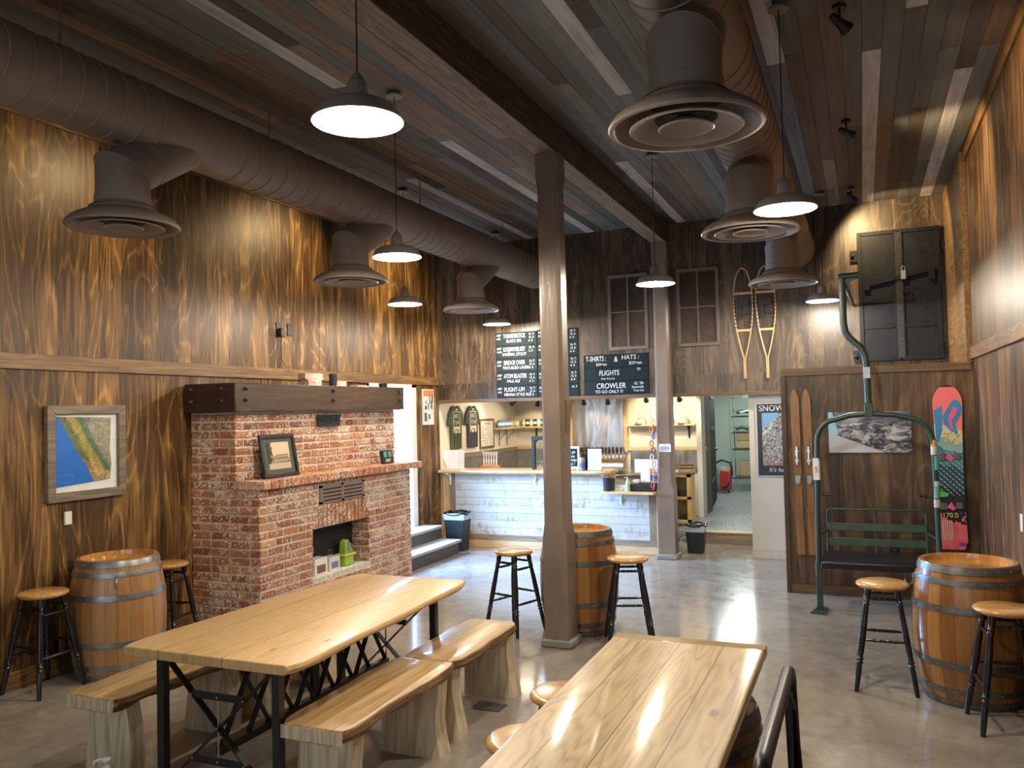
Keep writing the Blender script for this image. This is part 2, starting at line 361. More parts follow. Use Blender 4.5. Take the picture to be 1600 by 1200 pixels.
def table_mat(name, cols, seams, coat=.6, ax='y', rough=.22, bump=.12, bs=1):
    # seams: x positions of plank joints in object space
    k = N(name); tc = k.n('ShaderNodeTexCoord'); sp = k.n('ShaderNodeSeparateXYZ'); k.l(tc.outputs['Object'], sp.inputs[0]); x = sp.outputs[0]
    idx = None; jm = None
    for s_ in seams:
        g = k.math('GREATER_THAN', x, s_); idx = g if idx is None else k.math('ADD', idx, g)
        j = k.math('LESS_THAN', k.math('ABSOLUTE', k.math('SUBTRACT', x, s_)), .0022); jm = j if jm is None else k.math('MAXIMUM', jm, j)
    cb = k.n('ShaderNodeCombineXYZ'); k.l(k.math('MULTIPLY', x, 7), cb.inputs[0]); k.l(k.math('MULTIPLY', sp.outputs[1], .8), cb.inputs[1]); k.l(k.math('MULTIPLY', idx, 7.7), cb.inputs[2])
    n1 = k.noise(cb.outputs[0], 1, 2, .5, .25)
    ring = k.math('ABSOLUTE', k.math('SUBTRACT', k.math('FRACT', k.math('MULTIPLY', n1, 16)), .5))
    fine = k.noise(k.coords((120, 4, 4)), 1, 3, .6)
    f = k.math('ADD', k.math('MULTIPLY', ring, bs), k.math('MULTIPLY', fine, .5))
    c = k.ramp(f, [(.15, cols[0]), (.45, cols[1]), (.8, cols[2])])
    wn = k.n('ShaderNodeTexWhiteNoise', noise_dimensions='1D'); k.l(idx, wn.inputs['W'])
    c = k.mix(1.0, c, k.ramp(wn.outputs['Value'], [(0, (.90,.90,.88)), (1, (1.06,1.05,1.03))]), 'MULTIPLY')
    st = k.noise(k.coords((14, 1.5, 1)), 1, 4, .6, .4); c = k.mix(k.ramp(st, [(.60, (0,0,0)), (.72, (.6,.6,.6))]), c, tuple(v*.5 for v in cols[0]))
    vo = k.n('ShaderNodeTexVoronoi'); vo.inputs['Scale'].default_value = 1; k.l(k.coords((6, 2.6, 1), loc=(.3, .2, 0)), vo.inputs['Vector'])
    c = k.mix(k.ramp(vo.outputs['Distance'], [(.07, (.85,.85,.85)), (.12, (0,0,0))]), c, (.24, .10, .04))
    c = k.mix(k.math('MULTIPLY', jm, .8), c, (.10, .055, .025))
    k.bump(f, bump, .003)
    return k.set(c, rough, 0, .5, coat)
M['table1'] = table_mat('pine_table_top', ((.54, .34, .14), (.68, .46, .22), (.76, .55, .29)), (-.28, .12), bs=.45, rough=.4, coat=.15)
M['table2'] = table_mat('glossy_spruce_top', ((.40, .26, .09), (.64, .45, .20), (.74, .56, .28)), (-.17, -.02, .14), rough=.42, coat=.9, bump=.10, bs=.7)
M['table2'].node_tree.nodes['Principled BSDF'].inputs['Coat Roughness'].default_value = .085
M['bench'] = wood('log_bench_top', (.30, .175, .07), (.52, .34, .15), (.68, .49, .26), 'y', .8, .35, .4, .2, knots=True)
M['bark'] = wood('live_edge_bark', (.07, .03, .012), (.20, .10, .035), (.38, .21, .08), 'y', 1.5, .6, None, .8)
M['slab'] = wood('pale_log_slab', (.42, .30, .17), (.64, .52, .34), (.78, .69, .52), 'z', .8, .45, .2, .3, streak=.8)

# ---------------------------------------------------------------- room shell
XL, XR, YB, ZC = -5.63, .97, 10.6, 4.28
struct(box(-6.2, 1.3, -2.2, 14, -.1, 0).build('floor', M['floor']))
struct(box(-4.6, -1.0, 11.7, 19.4, 0, .15).build('floor', M['speckle']))
mb = box(XL-.15, XL, -2.15, 8.75, 0, ZC); mb.box(XL-.15, XL, 9.85, YB+.02, 0, ZC); mb.box(XL-.15, XL, 8.75, 9.85, 2.24, ZC)
struct(mb.build('wall_left', M['ply_left']))
struct(box(XR, XR+.15, -2.15, YB+.1, 0, ZC).build('wall_right', M['ply_right']))
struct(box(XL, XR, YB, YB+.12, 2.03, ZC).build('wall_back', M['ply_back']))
# alcove box on the right (projects into the room below the rail)
mb = box(-.745, XR-.001, 8.87, YB-.001, 0, 2.25)
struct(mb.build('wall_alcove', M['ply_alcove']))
# front wall behind the camera with two storefront windows
mb = box(XL-.15, XR+.15, -2.15, -2.0, 0, .55); mb.box(XL-.15, XR+.15, -2.15, -2.0, 2.95, ZC)
for a, b in ((XL-.15, -5.25), (-2.55, -2.05), (.25, XR+.15)): mb.box(a, b, -2.15, -2.0, .55, 2.95)
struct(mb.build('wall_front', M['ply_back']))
for i, (a, b) in enumerate(((-5.25, -2.55), (-2.05, .25))):
    f = MB(); z0, z1 = .55, 2.95
    f.box(a, a+.06, -2.12, -2.03, z0, z1).box(b-.06, b, -2.12, -2.03, z0, z1).box(a, b, -2.12, -2.03, z0, z0+.06).box(a, b, -2.12, -2.03, z1-.06, z1).box((a+b)/2-.025, (a+b)/2+.025, -2.12, -2.03, z0, z1)
    o = struct(f.build('window_%d' % (i+1), M['offwhite']))
# ceiling: random width-matched reclaimed planks in one mesh
cp = {'grey': [(.16,.175,.17), (.13,.14,.14), (.19,.20,.19), (.145,.15,.14)], 'brown': [(.20,.145,.10), (.165,.115,.08), (.25,.19,.14), (.14,.10,.07)],
      'dark': [(.10,.08,.065), (.09,.085,.08), (.11,.09,.075)], 'white': [(.56,.56,.56)]}
special = {}     # plank column index -> list of (y0, y1, kind)
pw = .122; x00 = -5.66
def pidx(x): return int((x-x00)/pw)
for x, y0, y1 in ((-4.69, -2, 6.35), (-3.45, 1.2, 5.0), (-3.25, 6.4, 10.6), (-4.09, 7.28, 10.6), (-1.56, 3.2, 6.05), (-.53, 2.6, 5.98), (.14, 6.03, 10.6), (.77, 6.65, 10.6), (.40, 3.2, 5.48), (-2.05, 7.7, 10.6), (-1.3, -1, 3.4), (-2.9, -1, 3.1), (-.9, .5, 4.6)):
    special.setdefault(pidx(x), []).append((y0, y1))
mb = MB(); rc = random.Random(3)
for i in range(int((XR-x00)/pw)+1):
    xa = x00+i*pw; cuts = [-2.15]; 
    while cuts[-1] < YB: cuts.append(min(YB, cuts[-1]+rc.uniform(1.0, 3.4)))
    segs = [(a, b, None) for a, b in zip(cuts, cuts[1:])]
    for (sa, sb) in special.get(i, []):
        ns = []
        for a, b, kd in segs:
            if b <= sa or a >= sb: ns.append((a, b, kd)); continue
            if a < sa: ns.append((a, sa, kd))
            if b > sb: ns.append((sb, b, kd))
        ns.append((sa, min(sb, YB), 'white')); segs = ns
    for a, b, kd in segs:
        kd = kd or rc.choices(['grey', 'brown', 'dark'], [5, 4.2, 2.2])[0]
        c = rc.choice(cp[kd]); j = rc.uniform(.85, 1.15); mb.cc = tuple(v*j for v in c)
        dz = rc.uniform(0, .004)
        mb.box(xa+.0012, min(xa+pw-.0012, XR), a+.001, b-.001, ZC-.012-dz, ZC+.02)
struct(mb.build('ceiling', M['ceil'], ang=20))
struct(box(XL-.2, XR+.2, -2.2, YB+.2, ZC+.021, ZC+.1).build('ceiling', M['soot_shade']))
# rails and trims
struct(box(XL, XL+.022, -2, 10.58, 2.285, 2.40).build('trim_1', M['trim'], bevel=.003))
struct(box(XR-.022, XR, -2, YB, 2.285, 2.40).build('trim_2', M['trim'], bevel=.003))
struct(box(XL, XL+.02, -2, 10.58, 4.15, 4.265).build('trim_3', M['trim']))
struct(box(XR-.02, XR, -2, 10.58, 4.16, 4.265).build('trim_4', M['trim']))
struct(box(-.76, XR-.022, 8.845, 8.868, 2.19, 2.262).build('trim_5', M['trimx']))
struct(box(XL+.001, -.76, YB-.022, YB-.001, 2.03, 2.075).build('trim_6', M['trimx']))
struct(box(-.765, -.72, 8.845, 8.868, .0, 2.19).build('trim_7', M['trim_dark']))
struct(box(XR-.05, XR-.001, 8.872, YB-.001, 2.26, ZC-.02).build('trim_8', M['trim']))
struct(box(XL, XL+.018, -2, 5.80, 0, .13).build('baseboard_left', M['trim'], bevel=.003))
struct(box(XR-.018, XR, -2, 8.86, 0, .1).build('baseboard_right', M['trim_dark'], bevel=.003))
struct(box(-.765, XR-.02, 8.85, 8.869, 0, .09).build('baseboard_alcove', M['trimx']))
# white wall beside the alcove box
struct(box(-1.32, -.75, 10.72, 19.3, 0, 2.35).build('wall_passage', M['offwhite']))
k = N('cream_base_tile'); br = k.n('ShaderNodeTexBrick'); br.offset = 0; br.inputs['Scale'].default_value = 1; br.inputs['Brick Width'].default_value = .10; br.inputs['Row Height'].default_value = .10; br.inputs['Mortar Size'].default_value = .003
br.inputs['Color1'].default_value = (.60, .56, .47, 1); br.inputs['Color2'].default_value = (.62, .58, .50, 1); br.inputs['Mortar'].default_value = (.45, .42, .36, 1)
k.l(k.coords(rot=(PI/2, 0, 0)), br.inputs['Vector']); M['tile'] = k.set(br.outputs['Color'], .3)
struct(box(-1.325, -.75, 10.705, 10.72, 0, .11).build('baseboard_passage', M['tile']))
# rooms behind the soffit
struct(box(XL-.15, XL, YB+.02, 13.62, 0, 2.45).build('wall_bar_left', M['cream']))
struct(box(XL, -2.40, 13.5, 13.62, 0, 2.45).build('wall_bar_back', M['cream']))
struct(box(-2.45, -2.37, 13.3, 13.62, 0, 2.45).build('wall_bar_right', M['cream']))
struct(box(XL-.15, -.75, YB+.12, 19.4, 2.36, 2.45).build('ceiling', M['cream']))
struct(box(-4.6, -1.0, 19.0, 19.1, 0, 2.4).build('wall_storage_back', M['green_wall']))
struct(box(-4.6, -4.5, 13.62, 19.1, 0, 2.4).build('wall_storage_left', M['green_wall']))
struct(box(-2.2, -1.33, 11.68, 11.699, 0, .152).build('trim_9', M['greywood']))
struct(box(-2.2, -1.33, 11.66, 11.76, .15, .17).build('trim_10', M['pine']))
# side door opening on the left: frame, outside light
mb = MB(); mb.box(XL-.16, XL+.02, 9.80, 9.92, .36, 2.30).box(XL-.16, XL+.02, 8.68, 8.75, .36, 2.30).box(XL-.16, XL+.02, 8.68, 9.92, 2.24, 2.31)
struct(mb.build('door_1', M['offwhite'], bevel=.004))
struct(box(-6.9, XL-.15, 8.6, 10.0, -.1, .36).build('floor', M['offwhite']))

# ---------------------------------------------------------------- stairs at the side door
t = thing('entry_steps', 'grey two tread steps below the bright side door behind the fireplace', 'steps', (0,0,0))
for i, (x1, y1, zt) in enumerate(((-5.25, 10.05, .19), (-5.40, 10.05, .37))):
    x1 = (-5.06, -5.34)[i]
    box(XL+.022, x1, 8.62, 10.02, 0 if i == 0 else .19, zt-.035).build('riser', plain('riser_brown', (.07, .055, .05), .6), t)
    box(XL+.022, x1+.035, 8.60, 10.05, zt-.035, zt).build('tread', plain('tread_grey', (.30, .28, .27), .5), t, bevel=.004)

# ---------------------------------------------------------------- beam and posts
t = thing('ceiling_beam', 'long rough ceiling beam with pale underside running to the back wall', 'beam')
box(-2.42, -2.24, -1.98, YB-.03, 4.01, ZC-.02).build('beam_body', M['beam'], t, bevel=.006)
box(-2.421, -2.239, -1.98, YB-.03, 4.0, 4.0115).build('beam_underside', M['beam_low'], t)
def post(x, y, w, label, scar=True):
    t = thing('wooden_post', label, 'post', (x, y, 0))
    h = w/2; c = .03
    def oct_(z, cc, hh=h): return [(-hh+cc,-hh,z),(hh-cc,-hh,z),(hh,-hh+cc,z),(hh,hh-cc,z),(hh-cc,hh,z),(-hh+cc,hh,z),(-hh,hh-cc,z),(-hh,-hh+cc,z)]
    levels = [(.06,.002,h+.006),(.86,.002,h+.006),(.98,c,h),(2.0,c,h-.002),(3.72,c,h-.006),(3.80,.003,h-.002),(3.998,.003,h-.002)]
    m = MB(); vs = []
    for z, cc, hh in levels: vs += oct_(z, cc, hh)
    fs = [(k*8+i, k*8+(i+1)%8, (k+1)*8+(i+1)%8, (k+1)*8+i) for k in range(len(levels)-1) for i in range(8)]+[tuple(range(7,-1,-1)), tuple(range((len(levels)-1)*8, len(levels)*8))]
    m.add(vs, fs); m.build('shaft', M['post'], t, ang=25)
    if scar: box(h-.012, h+.004, -.035, .06, 1.72, 1.98).build('scar', M['trim'], t)
    box(-h-.03, h+.035, -h-.035, h+.035, 0, .06).build('curb', M['concrete'], t, bevel=.01)
    return t
post(-2.315, 6.395, .195, 'taupe painted timber post in front of the barrel, middle of the room')
p2 = post(-2.315, 10.45, .20, 'taupe painted timber post at the right end of the bar', False)
for o in p2.children:
    if o.name.startswith('shaft'): pass
o = box(-.075, .075, -.004, 0, -.05, .05).build('notice', M['paper']); o.location = (-2.305, 10.348, 1.39)
tag(o, 'small white printed notice taped to the post at the bar end', 'sign')
for i, (w_, zz) in enumerate(((.03, .032), (.11, .012), (.12, .0), (.115, -.012), (.10, -.026))):
    box(-w_/2, w_/2, -.005, -.0035, zz-.003, zz+.003).build('print_line', plain('print_blue', (.08, .12, .3), .6), o)

# ---------------------------------------------------------------- ducts
def duct(x, z, r, drops, label, rods):
    t = thing('air_duct', label, 'duct', (x, 4.0, z)); y0, y1 = -5.98, YB-.01-4.0
    prof = []; y = y0; k = 0
    dys = [d[1]-4.0+.55 for d in drops]
    while y < y1-.02:
        near = any(abs(y-d) < .30 for d in dys)
        if near: prof.append((r, y-y0)); y += .1
        else: prof += [(r, y-y0), (r+.006, y+.003-y0), (r+.006, y+.010-y0), (r, y+.013-y0)]; y += .145
    prof.append((r, y1-y0))
    MB().lathe(prof, 40, (0, y0, 0), (0, 1, 0)).build('pipe', M['duct'], t, ang=13)
    for (dx, dy, zr) in drops:
        lx, ly, lz = dx-x, dy-4.0, zr-z
        nz = 3.42-z
        m = MB(); rn = .155
        n = 28; vs = []
        nz = 3.40-z; th = math.radians(58); st_, ct_ = math.sin(th), math.cos(th); Lb = (0-nz)/ct_
        rings = [((lx, ly, lz+.17), 0), ((lx, ly, nz-.13), 0), ((lx, ly, nz), 1), ((lx*.8, ly+st_*.18, nz+ct_*.18), 2), ((0, ly+st_*Lb, nz+ct_*Lb), 2)]
        for (c, kd) in rings:
            for i in range(n):
                a = 2*PI*i/n; ca, sa = math.cos(a)*rn, math.sin(a)*rn
                if kd == 0: vs.append((c[0]+ca, c[1]+sa, c[2]))
                elif kd == 1: vs.append((c[0]+ca, c[1]+sa, c[2]-sa*math.tan(th/2)))
                else: vs.append((c[0]+ca, c[1]+sa*ct_, c[2]-sa*st_))
        fs = [(k_*n+i, k_*n+(i+1)%n, (k_+1)*n+(i+1)%n, (k_+1)*n+i) for k_ in range(len(rings)-1) for i in range(n)]
        m.add(vs, fs)
        m.tube([(lx+(rn+.001)*math.cos(a), ly+(rn+.001)*math.sin(a), nz-(rn+.001)*math.sin(a)*math.tan(th/2)) for a in [2*PI*i/n for i in range(n)]], .004, 6, closed=True)
        m.tube([(lx*.8+(rn+.001)*math.cos(a), ly+st_*.18+(rn+.001)*math.sin(a)*ct_, nz+ct_*.18-(rn+.001)*math.sin(a)*st_) for a in [2*PI*i/n for i in range(n)]], .0025, 6, closed=True)
        b = m.build('branch', M['duct'], t, ang=16)
        d = MB(); d.lathe([(.150, .195), (.159, .19), (.159, .145), (.164, .14), (.172, .128), (.19, .115), (.20, .098), (.225, .086), (.265, .068), (.298, .048), (.318, .026), (.325, .010), (.318, .001), (.303, .0), (.292, .012), (.27, .035), (.20, .10), (.150, .13)], 48, (lx, ly, lz), cap=False)
        dd = d.build('diffuser', M['duct'], b, ang=33)
        MB().lathe([(.232, -.002), (.236, .002), (.232, .008), (.135, .045), (.130, .041), (.17, .018), (.222, -.002), (.232, -.002)], 48, (lx, ly, lz), cap=False).build('middle_cone', M['duct'], b, ang=50)
        MB().lathe([(.001, .020), (.06, .014), (.112, -.003), (.117, .001), (.110, .010), (.04, .05), (.001, .05)], 40, (lx, ly, lz), cap=False).build('inner_cone', M['duct'], b, ang=50)
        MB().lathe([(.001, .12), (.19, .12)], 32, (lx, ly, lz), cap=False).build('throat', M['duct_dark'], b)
    for ry in rods:
        MB().cyl((0, ry-4.0, r-.01), (0, ry-4.0, ZC-z-.02), .006, n=6).box(-.03, .03, ry-4.02, ry-3.98, r-.01, r+.012).build('hanger_rod', M['duct'], t)
    return t
duct(-4.08, 3.78, .21, [(-4.09, 3.69, 3.06), (-4.11, 6.15, 3.06), (-4.12, 8.60, 3.06)], 'long brown round air duct beside the left wall with three round diffusers', (3.26, 5.04, 7.37, 9.48))
duct(-.69, 3.77, .22, [(-.64, 3.45, 3.06), (-.66, 5.76, 3.06), (-.67, 8.38, 3.06)], 'long brown round air duct over the right half with three round diffusers', (2.0, 4.8, 7.2, 9.6))

# ---------------------------------------------------------------- pendant lamps
def lamp(label):
    t = thing('pendant_lamp', label, 'lamp', (0,0,3.04), 0, 'barn pendant lamps')
    MB().lathe([(.062, 0), (.062, .012), (.045, .024), (.012, .03), (.001, .034)], 24, (0,0,ZC-3.04-.052)).build('canopy', M['lampout'], t)
    MB().cyl((0,0,.19), (0,0,ZC-3.04-.03), .0035, n=6).build('cord', M['black'], t)
    MB().lathe([(.052, .075), (.050, .085), (.044, .10), (.040, .155), (.036, .16), (.020, .185), (.008, .195)], 24).build('socket', M['lampout'], t)
    MB().lathe([(.178, 0), (.181, .003), (.172, .02), (.150, .055), (.125, .070), (.055, .082)], 40, cap=False).build('shade', M['lampout'], t, ang=50)
    MB().lathe([(.177, .0005), (.169, .019), (.147, .051), (.122, .064), (.03, .074), (.001, .074)], 40, cap=False).build('shade_lining', M['lampin'], t, ang=60)
    MB().sphere((0,0,.044), .024, 12).build('bulb', M['bulb'], t)
    return t
L0 = lamp('x')
LP = 75
lamps = [((-1.78, 2.73), 'barn pendant lamp nearest the camera, large over the tables at upper left'),
         ((-3.10, 5.24), 'barn pendant lamp in front of the second left duct diffuser'),
         ((-4.39, 7.56), 'barn pendant lamp between the second and third left duct diffusers'),
         ((-4.40, 9.96), 'small barn pendant lamp above the left end of the bar menu'),
         ((-1.73, 7.57), 'barn pendant lamp hanging before the left louvred vent'),
         ((-.38, 5.08), 'barn pendant lamp beside the second right duct diffuser'),
         ((-.37, 9.83), 'small barn pendant lamp left of the black iron shutters')]
for i, ((x, y), lb) in enumerate(lamps):
    place(L0, i > 0, (x, y, 3.04), 0, lb)
    l = bpy.data.lights.new('lamp_light', 'POINT'); l.energy = LP; l.color = (1, .87, .70); l.shadow_soft_size = .035
    o = bpy.data.objects.new('lamp_light', l); o.location = (x, y, 3.045); col.objects.link(o)

# ---------------------------------------------------------------- ceiling spot lights
def spot(x, y, tx, ty, tz, label, power=60, size=50, z=ZC-.02, vis=True, cat='spot light', grp='black ceiling spot heads', blend=.6, colr=(1, .72, .36)):
    t = thing('spot_light', label, cat, (x, y, z), 0, grp)
    MB().lathe([(.04, -.018), (.04, -.002)], 20).build('mount', M['black'], t)
    MB().cyl((0,0,-.09), (0,0,-.016), .008, n=8).build('stem', M['black'], t)
    d = (Vector((tx, ty, tz))-Vector((x, y, z-.1))).normalized(); c = Vector((0,0,-.1))
    MB().lathe([(.012, -.07), (.022, -.06), (.03, .02), (.043, .06), (.043, .068)], 20, c, d).build('head', M['black'], t)
    MB().lathe([(.001, .067), (.036, .067)], 16, c, d, cap=False).build('lens', M['spotlens'], t)
    l = bpy.data.lights.new('spot_beam', 'SPOT'); l.energy = power; l.color = colr; l.spot_size = math.radians(size); l.spot_blend = blend; l.shadow_soft_size = .03
    o = bpy.data.objects.new('spot_beam', l); o.location = Vector((x, y, z-.1)) + d*.09; o.rotation_euler = d.to_track_quat('-Z', 'Y').to_euler(); col.objects.link(o)
    return t
spot(-.05, 5.25, .97, 6.1, 3.3, 'black spot head at the top edge of the photo, right of the duct', 70, 95)
spot(-.05, 7.43, .95, 7.9, 3.6, 'black spot head on the ceiling planks midway along the right side', 80, 100)
spot(-.04, 9.80, .55, 10.55, 3.5, 'black spot head nearest the iron shutters', 60, 115, blend=.35)
spot(-4.72, 5.17, -5.62, 4.4, 2.9, 'black spot head just above the left duct before the wide white plank', 50, 120, blend=1)
spot(-4.74, 7.6, -5.62, 7.2, 3.2, 'black spot head behind the left duct above its second diffuser', 70, 120, blend=1)
spot(-4.74, 9.3, -5.62, 9.4, 3.3, 'black spot head behind the left duct near the back wall', 60, 120, blend=1)
spot(-4.72, 2.6, -5.62, 3.4, 3.4, 'black spot head above the left duct nearest the camera, beyond the left photo edge', 50, 120, blend=1)

# ---------------------------------------------------------------- fireplace
fp = thing('fireplace', 'old red brick fireplace with whitewash traces on the left wall', 'fireplace', (0,0,0))
rb = random.Random(11)
BR = [(.40,.165,.07), (.34,.125,.055), (.45,.195,.08), (.38,.15,.06), (.30,.10,.05), (.46,.24,.125), (.41,.18,.075)]
def bricks(m, o, u, w, L, z0, z1, holes=(), off=0, bl=.20, bh=.058, mj=.018, dep=.011, soldier=False):
    # courses on the plane through o with direction u and outward normal w
    o, u, w = Vector(o), Vector(u), Vector(w)
    ph = bh+mj; nrow = max(1, round((z1-z0)/ph)); ph = (z1-z0)/nrow; pl = bl+mj
    for r in range(nrow):
        za = z0+r*ph+mj/2; zb = z0+(r+1)*ph-mj/2
        s = -pl*((r+off) % 2)*.5
        while s < L:
            a, b = max(s+mj/2, 0.0), min(s+pl-mj/2, L); s += pl
            if rb.random() < .12 and b-a > .18: b = a+.095; s = a-mj/2+.095+mj
            if b-a < .03: continue
            cuts = [(a, b)]
            for (ha, hb, hz0, hz1) in holes:
                if zb > hz0+.01 and za < hz1-.01:
                    nc = []
                    for p, q in cuts:
                        if q <= ha or p >= hb: nc.append((p, q)); continue
                        if p < ha-.02: nc.append((p, ha-.004))
                        if q > hb+.02: nc.append((hb+.004, q))
                    cuts = nc
            for p, q in cuts:
                c = rb.choice(BR); j = rb.uniform(.8, 1.2); m.cc = tuple(x*j for x in c)
                d = dep*rb.uniform(.6, 1.15); jz = [rb.uniform(-.003, .003) for _ in range(8)]
                P = []
                k = 0; e = .005
                # chamfered block
                for dd, sh in ((-.01, 0), (d-.004, 0), (d, e)):
                    for (uu, zz) in ((p+sh, za+sh), (q-sh, za+sh), (q-sh, zb-sh), (p+sh, zb-sh)):
                        P.append(o+u*uu+w*dd+Vector((0,0,zz+jz[k % 8]*.6))); k += 1
                m.add(P, [(0,1,5,4),(1,2,6,5),(2,3,7,6),(3,0,4,7),(4,5,9,8),(5,6,10,9),(6,7,11,10),(7,4,8,11),(8,9,10,11)])
    m.cc = None
YS, YE, XF, XU = 5.82, 8.43, -4.875, -5.135
FB = (6.57, 7.56, .34, .81)    # firebox opening in Y and Z
mm = MB()
mm.box(XL+.001, XF, YS, FB[0], 0, 1.26).box(XL+.001, XF, FB[1], YE, 0, 1.26).box(XL+.001, XF, FB[0], FB[1], 0, FB[2]).box(XL+.001, XF, FB[0], FB[1], FB[3], 1.26)
mm.box(XL+.001, XU, YS, 8.52, 1.26, 2.19)
mm.build('mortar', M['mortar'], fp)
box(XL+.03, XF-.22, FB[0]+.001, FB[1]-.001, FB[2], FB[3]).build('firebox', M['soot_shade'], fp)
m = MB()
LN = (6.66, 7.55, .81, 1.04)
GR = (6.68, 7.44, 1.04, 1.215)
bricks(m, (XF, YS, 0), (0,1,0), (1,0,0), YE-YS, 0, 1.255, [(FB[0]-YS, FB[1]-YS, FB[2], FB[3]), (LN[0]-YS, LN[1]-YS, LN[2], LN[3]), (GR[0]-YS-.02, GR[1]-YS+.02, GR[2], GR[3]+.02)])
m0 = m; ms_ = MB(); bricks(ms_, (XL, YS, 0), (1,0,0), (0,-1,0), XF-XL+.014, 0, 1.255, off=1); ms_.build('brick_side', M['brick'], fp, ang=25)
ms_ = MB(); bricks(ms_, (XU, YS, 1.33), (0,1,0), (1,0,0), 2.70, 0, .60, off=1); ms_.build('chimney_breast', M['brick'], fp, ang=25)
ms_ = MB(); bricks(ms_, (XL, YS, 1.255), (1,0,0), (0,-1,0), XU-XL+.014, 0, .68); ms_.build('chimney_side', M['brick'], fp, ang=25)
mfront = m; m = MB()
# lintel soldiers in two rows and a row above
for (za, zb) in ((.818, .918), (.928, 1.03)):
    y = LN[0]
    while y < LN[1]-.04:
        m.cc = tuple(x*rb.uniform(.85, 1.15) for x in rb.choice(BR)); m.box(XF-.01, XF+.014*rb.uniform(.7, 1.1), y+.006, y+.056, za, zb); y += .068
y = GR[0]
while y < GR[1]-.02:
    m.cc = tuple(x*rb.uniform(.85, 1.15) for x in rb.choice(BR)); m.box(XF-.01, XF+.012, y+.012, y+.08, 1.225, 1.255); y += .105
# firebox jambs
m.cc = None
mj2 = MB(); bricks(mj2, (XF-.22, FB[1], 0), (1,0,0), (0,-1,0), .225, FB[2], FB[3], bl=.2); mj2.build('firebox_jamb', M['brick'], fp, ang=25); mj2 = MB(); bricks(mj2, (XF-.22, FB[0], 0), (1,0,0), (0,1,0), .225, FB[2], FB[3], bl=.2)
mfront.build('brickwork', M['brick'], fp, ang=25); m.build('lintel', M['brick'], fp, ang=25); mj2.build('firebox_jamb', M['brick'], fp, ang=25)
# shelf of header bricks
m = MB(); y = YS-.03
while y < 8.58:
    m.cc = tuple(x*rb.uniform(.9, 1.25)+.02 for x in rb.choice(BR)); m.box(XU-.01, -4.795+rb.uniform(-.004, .004), y+.006, y+.094, 1.262, 1.335); y += .104
mo = MB(); m.build('shelf', M['brick'], fp, bevel=.004)
box(XU-.01, -4.81, YS-.02, 8.57, 1.268, 1.328).build('shelf_mortar', M['mortar'], fp)
g = MB(); z = GR[2]
g.box(XF, XF+.022, GR[0], GR[1], GR[2], GR[2]+.02).box(XF, XF+.022, GR[0], GR[1], GR[3]-.02, GR[3])
for y in (GR[0], (GR[0]+GR[1])/2-.025, GR[1]-.035): g.box(XF, XF+.022, y, y+.04, GR[2], GR[3])
for i in range(4): zz = GR[2]+.032+i*.036; g.box(XF, XF+.020, GR[0]+.02, GR[1]-.02, zz, zz+.024)
g.build('vent_grille', plain('grille_paint', (.23, .16, .12), .45), fp)
box(XF-.004, XF+.004, GR[0]+.01, GR[1]-.01, GR[2]+.01, GR[3]-.01).build('vent_shadow', M['soot_shade'], fp)  # black sheet stands in for the shade behind the grille slots

mt = thing('mantel_beam', 'dark stained timber mantel with black iron bolts over the brick fireplace', 'mantel', (0,0,0))
box(-5.125, -5.03, 5.715, 8.60, 1.945, 2.20).build('front_board', M['mantel'], mt, bevel=.006)
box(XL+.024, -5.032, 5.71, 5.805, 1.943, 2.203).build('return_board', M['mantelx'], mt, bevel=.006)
box(XL+.024, -5.126, 5.806, 8.60, 2.192, 2.198).build('top_board', M['mantel'], mt)
def bolt(p, d):
    MB().lathe([(.022, 0), (.020, .012), (.006, .03), (.001, .034)], 4, p, d).build('bolt', M['black'], mt)
for x in (-5.52, -5.17):
    for z in (2.155, 2.045): bolt((x, 5.71, z), (0,-1,0))
for y in (5.84, 7.16, 8.50):
    for z in (2.15, 2.05): bolt((-5.03, y, z), (1,0,0))
# loose bricks and dark cups on top of the mantel
for i, (y0, y1, z0, z1, xx, lb) in enumerate(((6.92, 7.14, 2.20, 2.265, -5.15, 'pale loose brick lying on the mantel left of the dark cup'), (6.90, 7.20, 2.266, 2.33, -5.17, 'pale loose brick stacked on another brick on the mantel'), (7.36, 7.55, 2.20, 2.262, -5.12, 'loose brick on the mantel right of the dark cup'), (7.72, 7.92, 2.20, 2.222, -5.10, 'thin pale brick slip on the right half of the mantel'))):
    mb = MB(); mb.cc = (.42, .27, .20); mb.box(xx-.1, xx, y0, y1, z0, z1); o = mb.build('brick', M['brick'], bevel=.004); tag(o, lb, 'brick', 'loose bricks on the mantel')
def cup(y, z0, h, r, label):
    t = thing('cup', label, 'cup', (-5.10, y, z0)); MB().lathe([(r*.85, 0), (r, h), (r*.9, h), (r*.8, .01)], 20, cap=False).lathe([(.001, .004), (r*.84, .004)], 20, cap=False).build('body', M['blackp'], t); return t
cup(7.27, 2.20, .13, .045, 'dark tumbler between the loose bricks on the mantel')
cup(8.25, 2.20, .05, .05, 'low dark dish on the far right end of the mantel')
# fireplace plaque
t = thing('iron_plaque', 'small black iron plaque with raised lettering on upper chimney bricks', 'plaque', (XU+.024, 7.19, 1.845))
box(0, .008, -.2, .2, -.06, .06).build('plate', M['black'], t)
rp = random.Random(2)
text('DONATION', .10, 'lettering', plain('iron_raised', (.05, .045, .04), .4), t, (.009, -.18, -.035), (PI/2, 0, PI/2), .003, sx=.62)
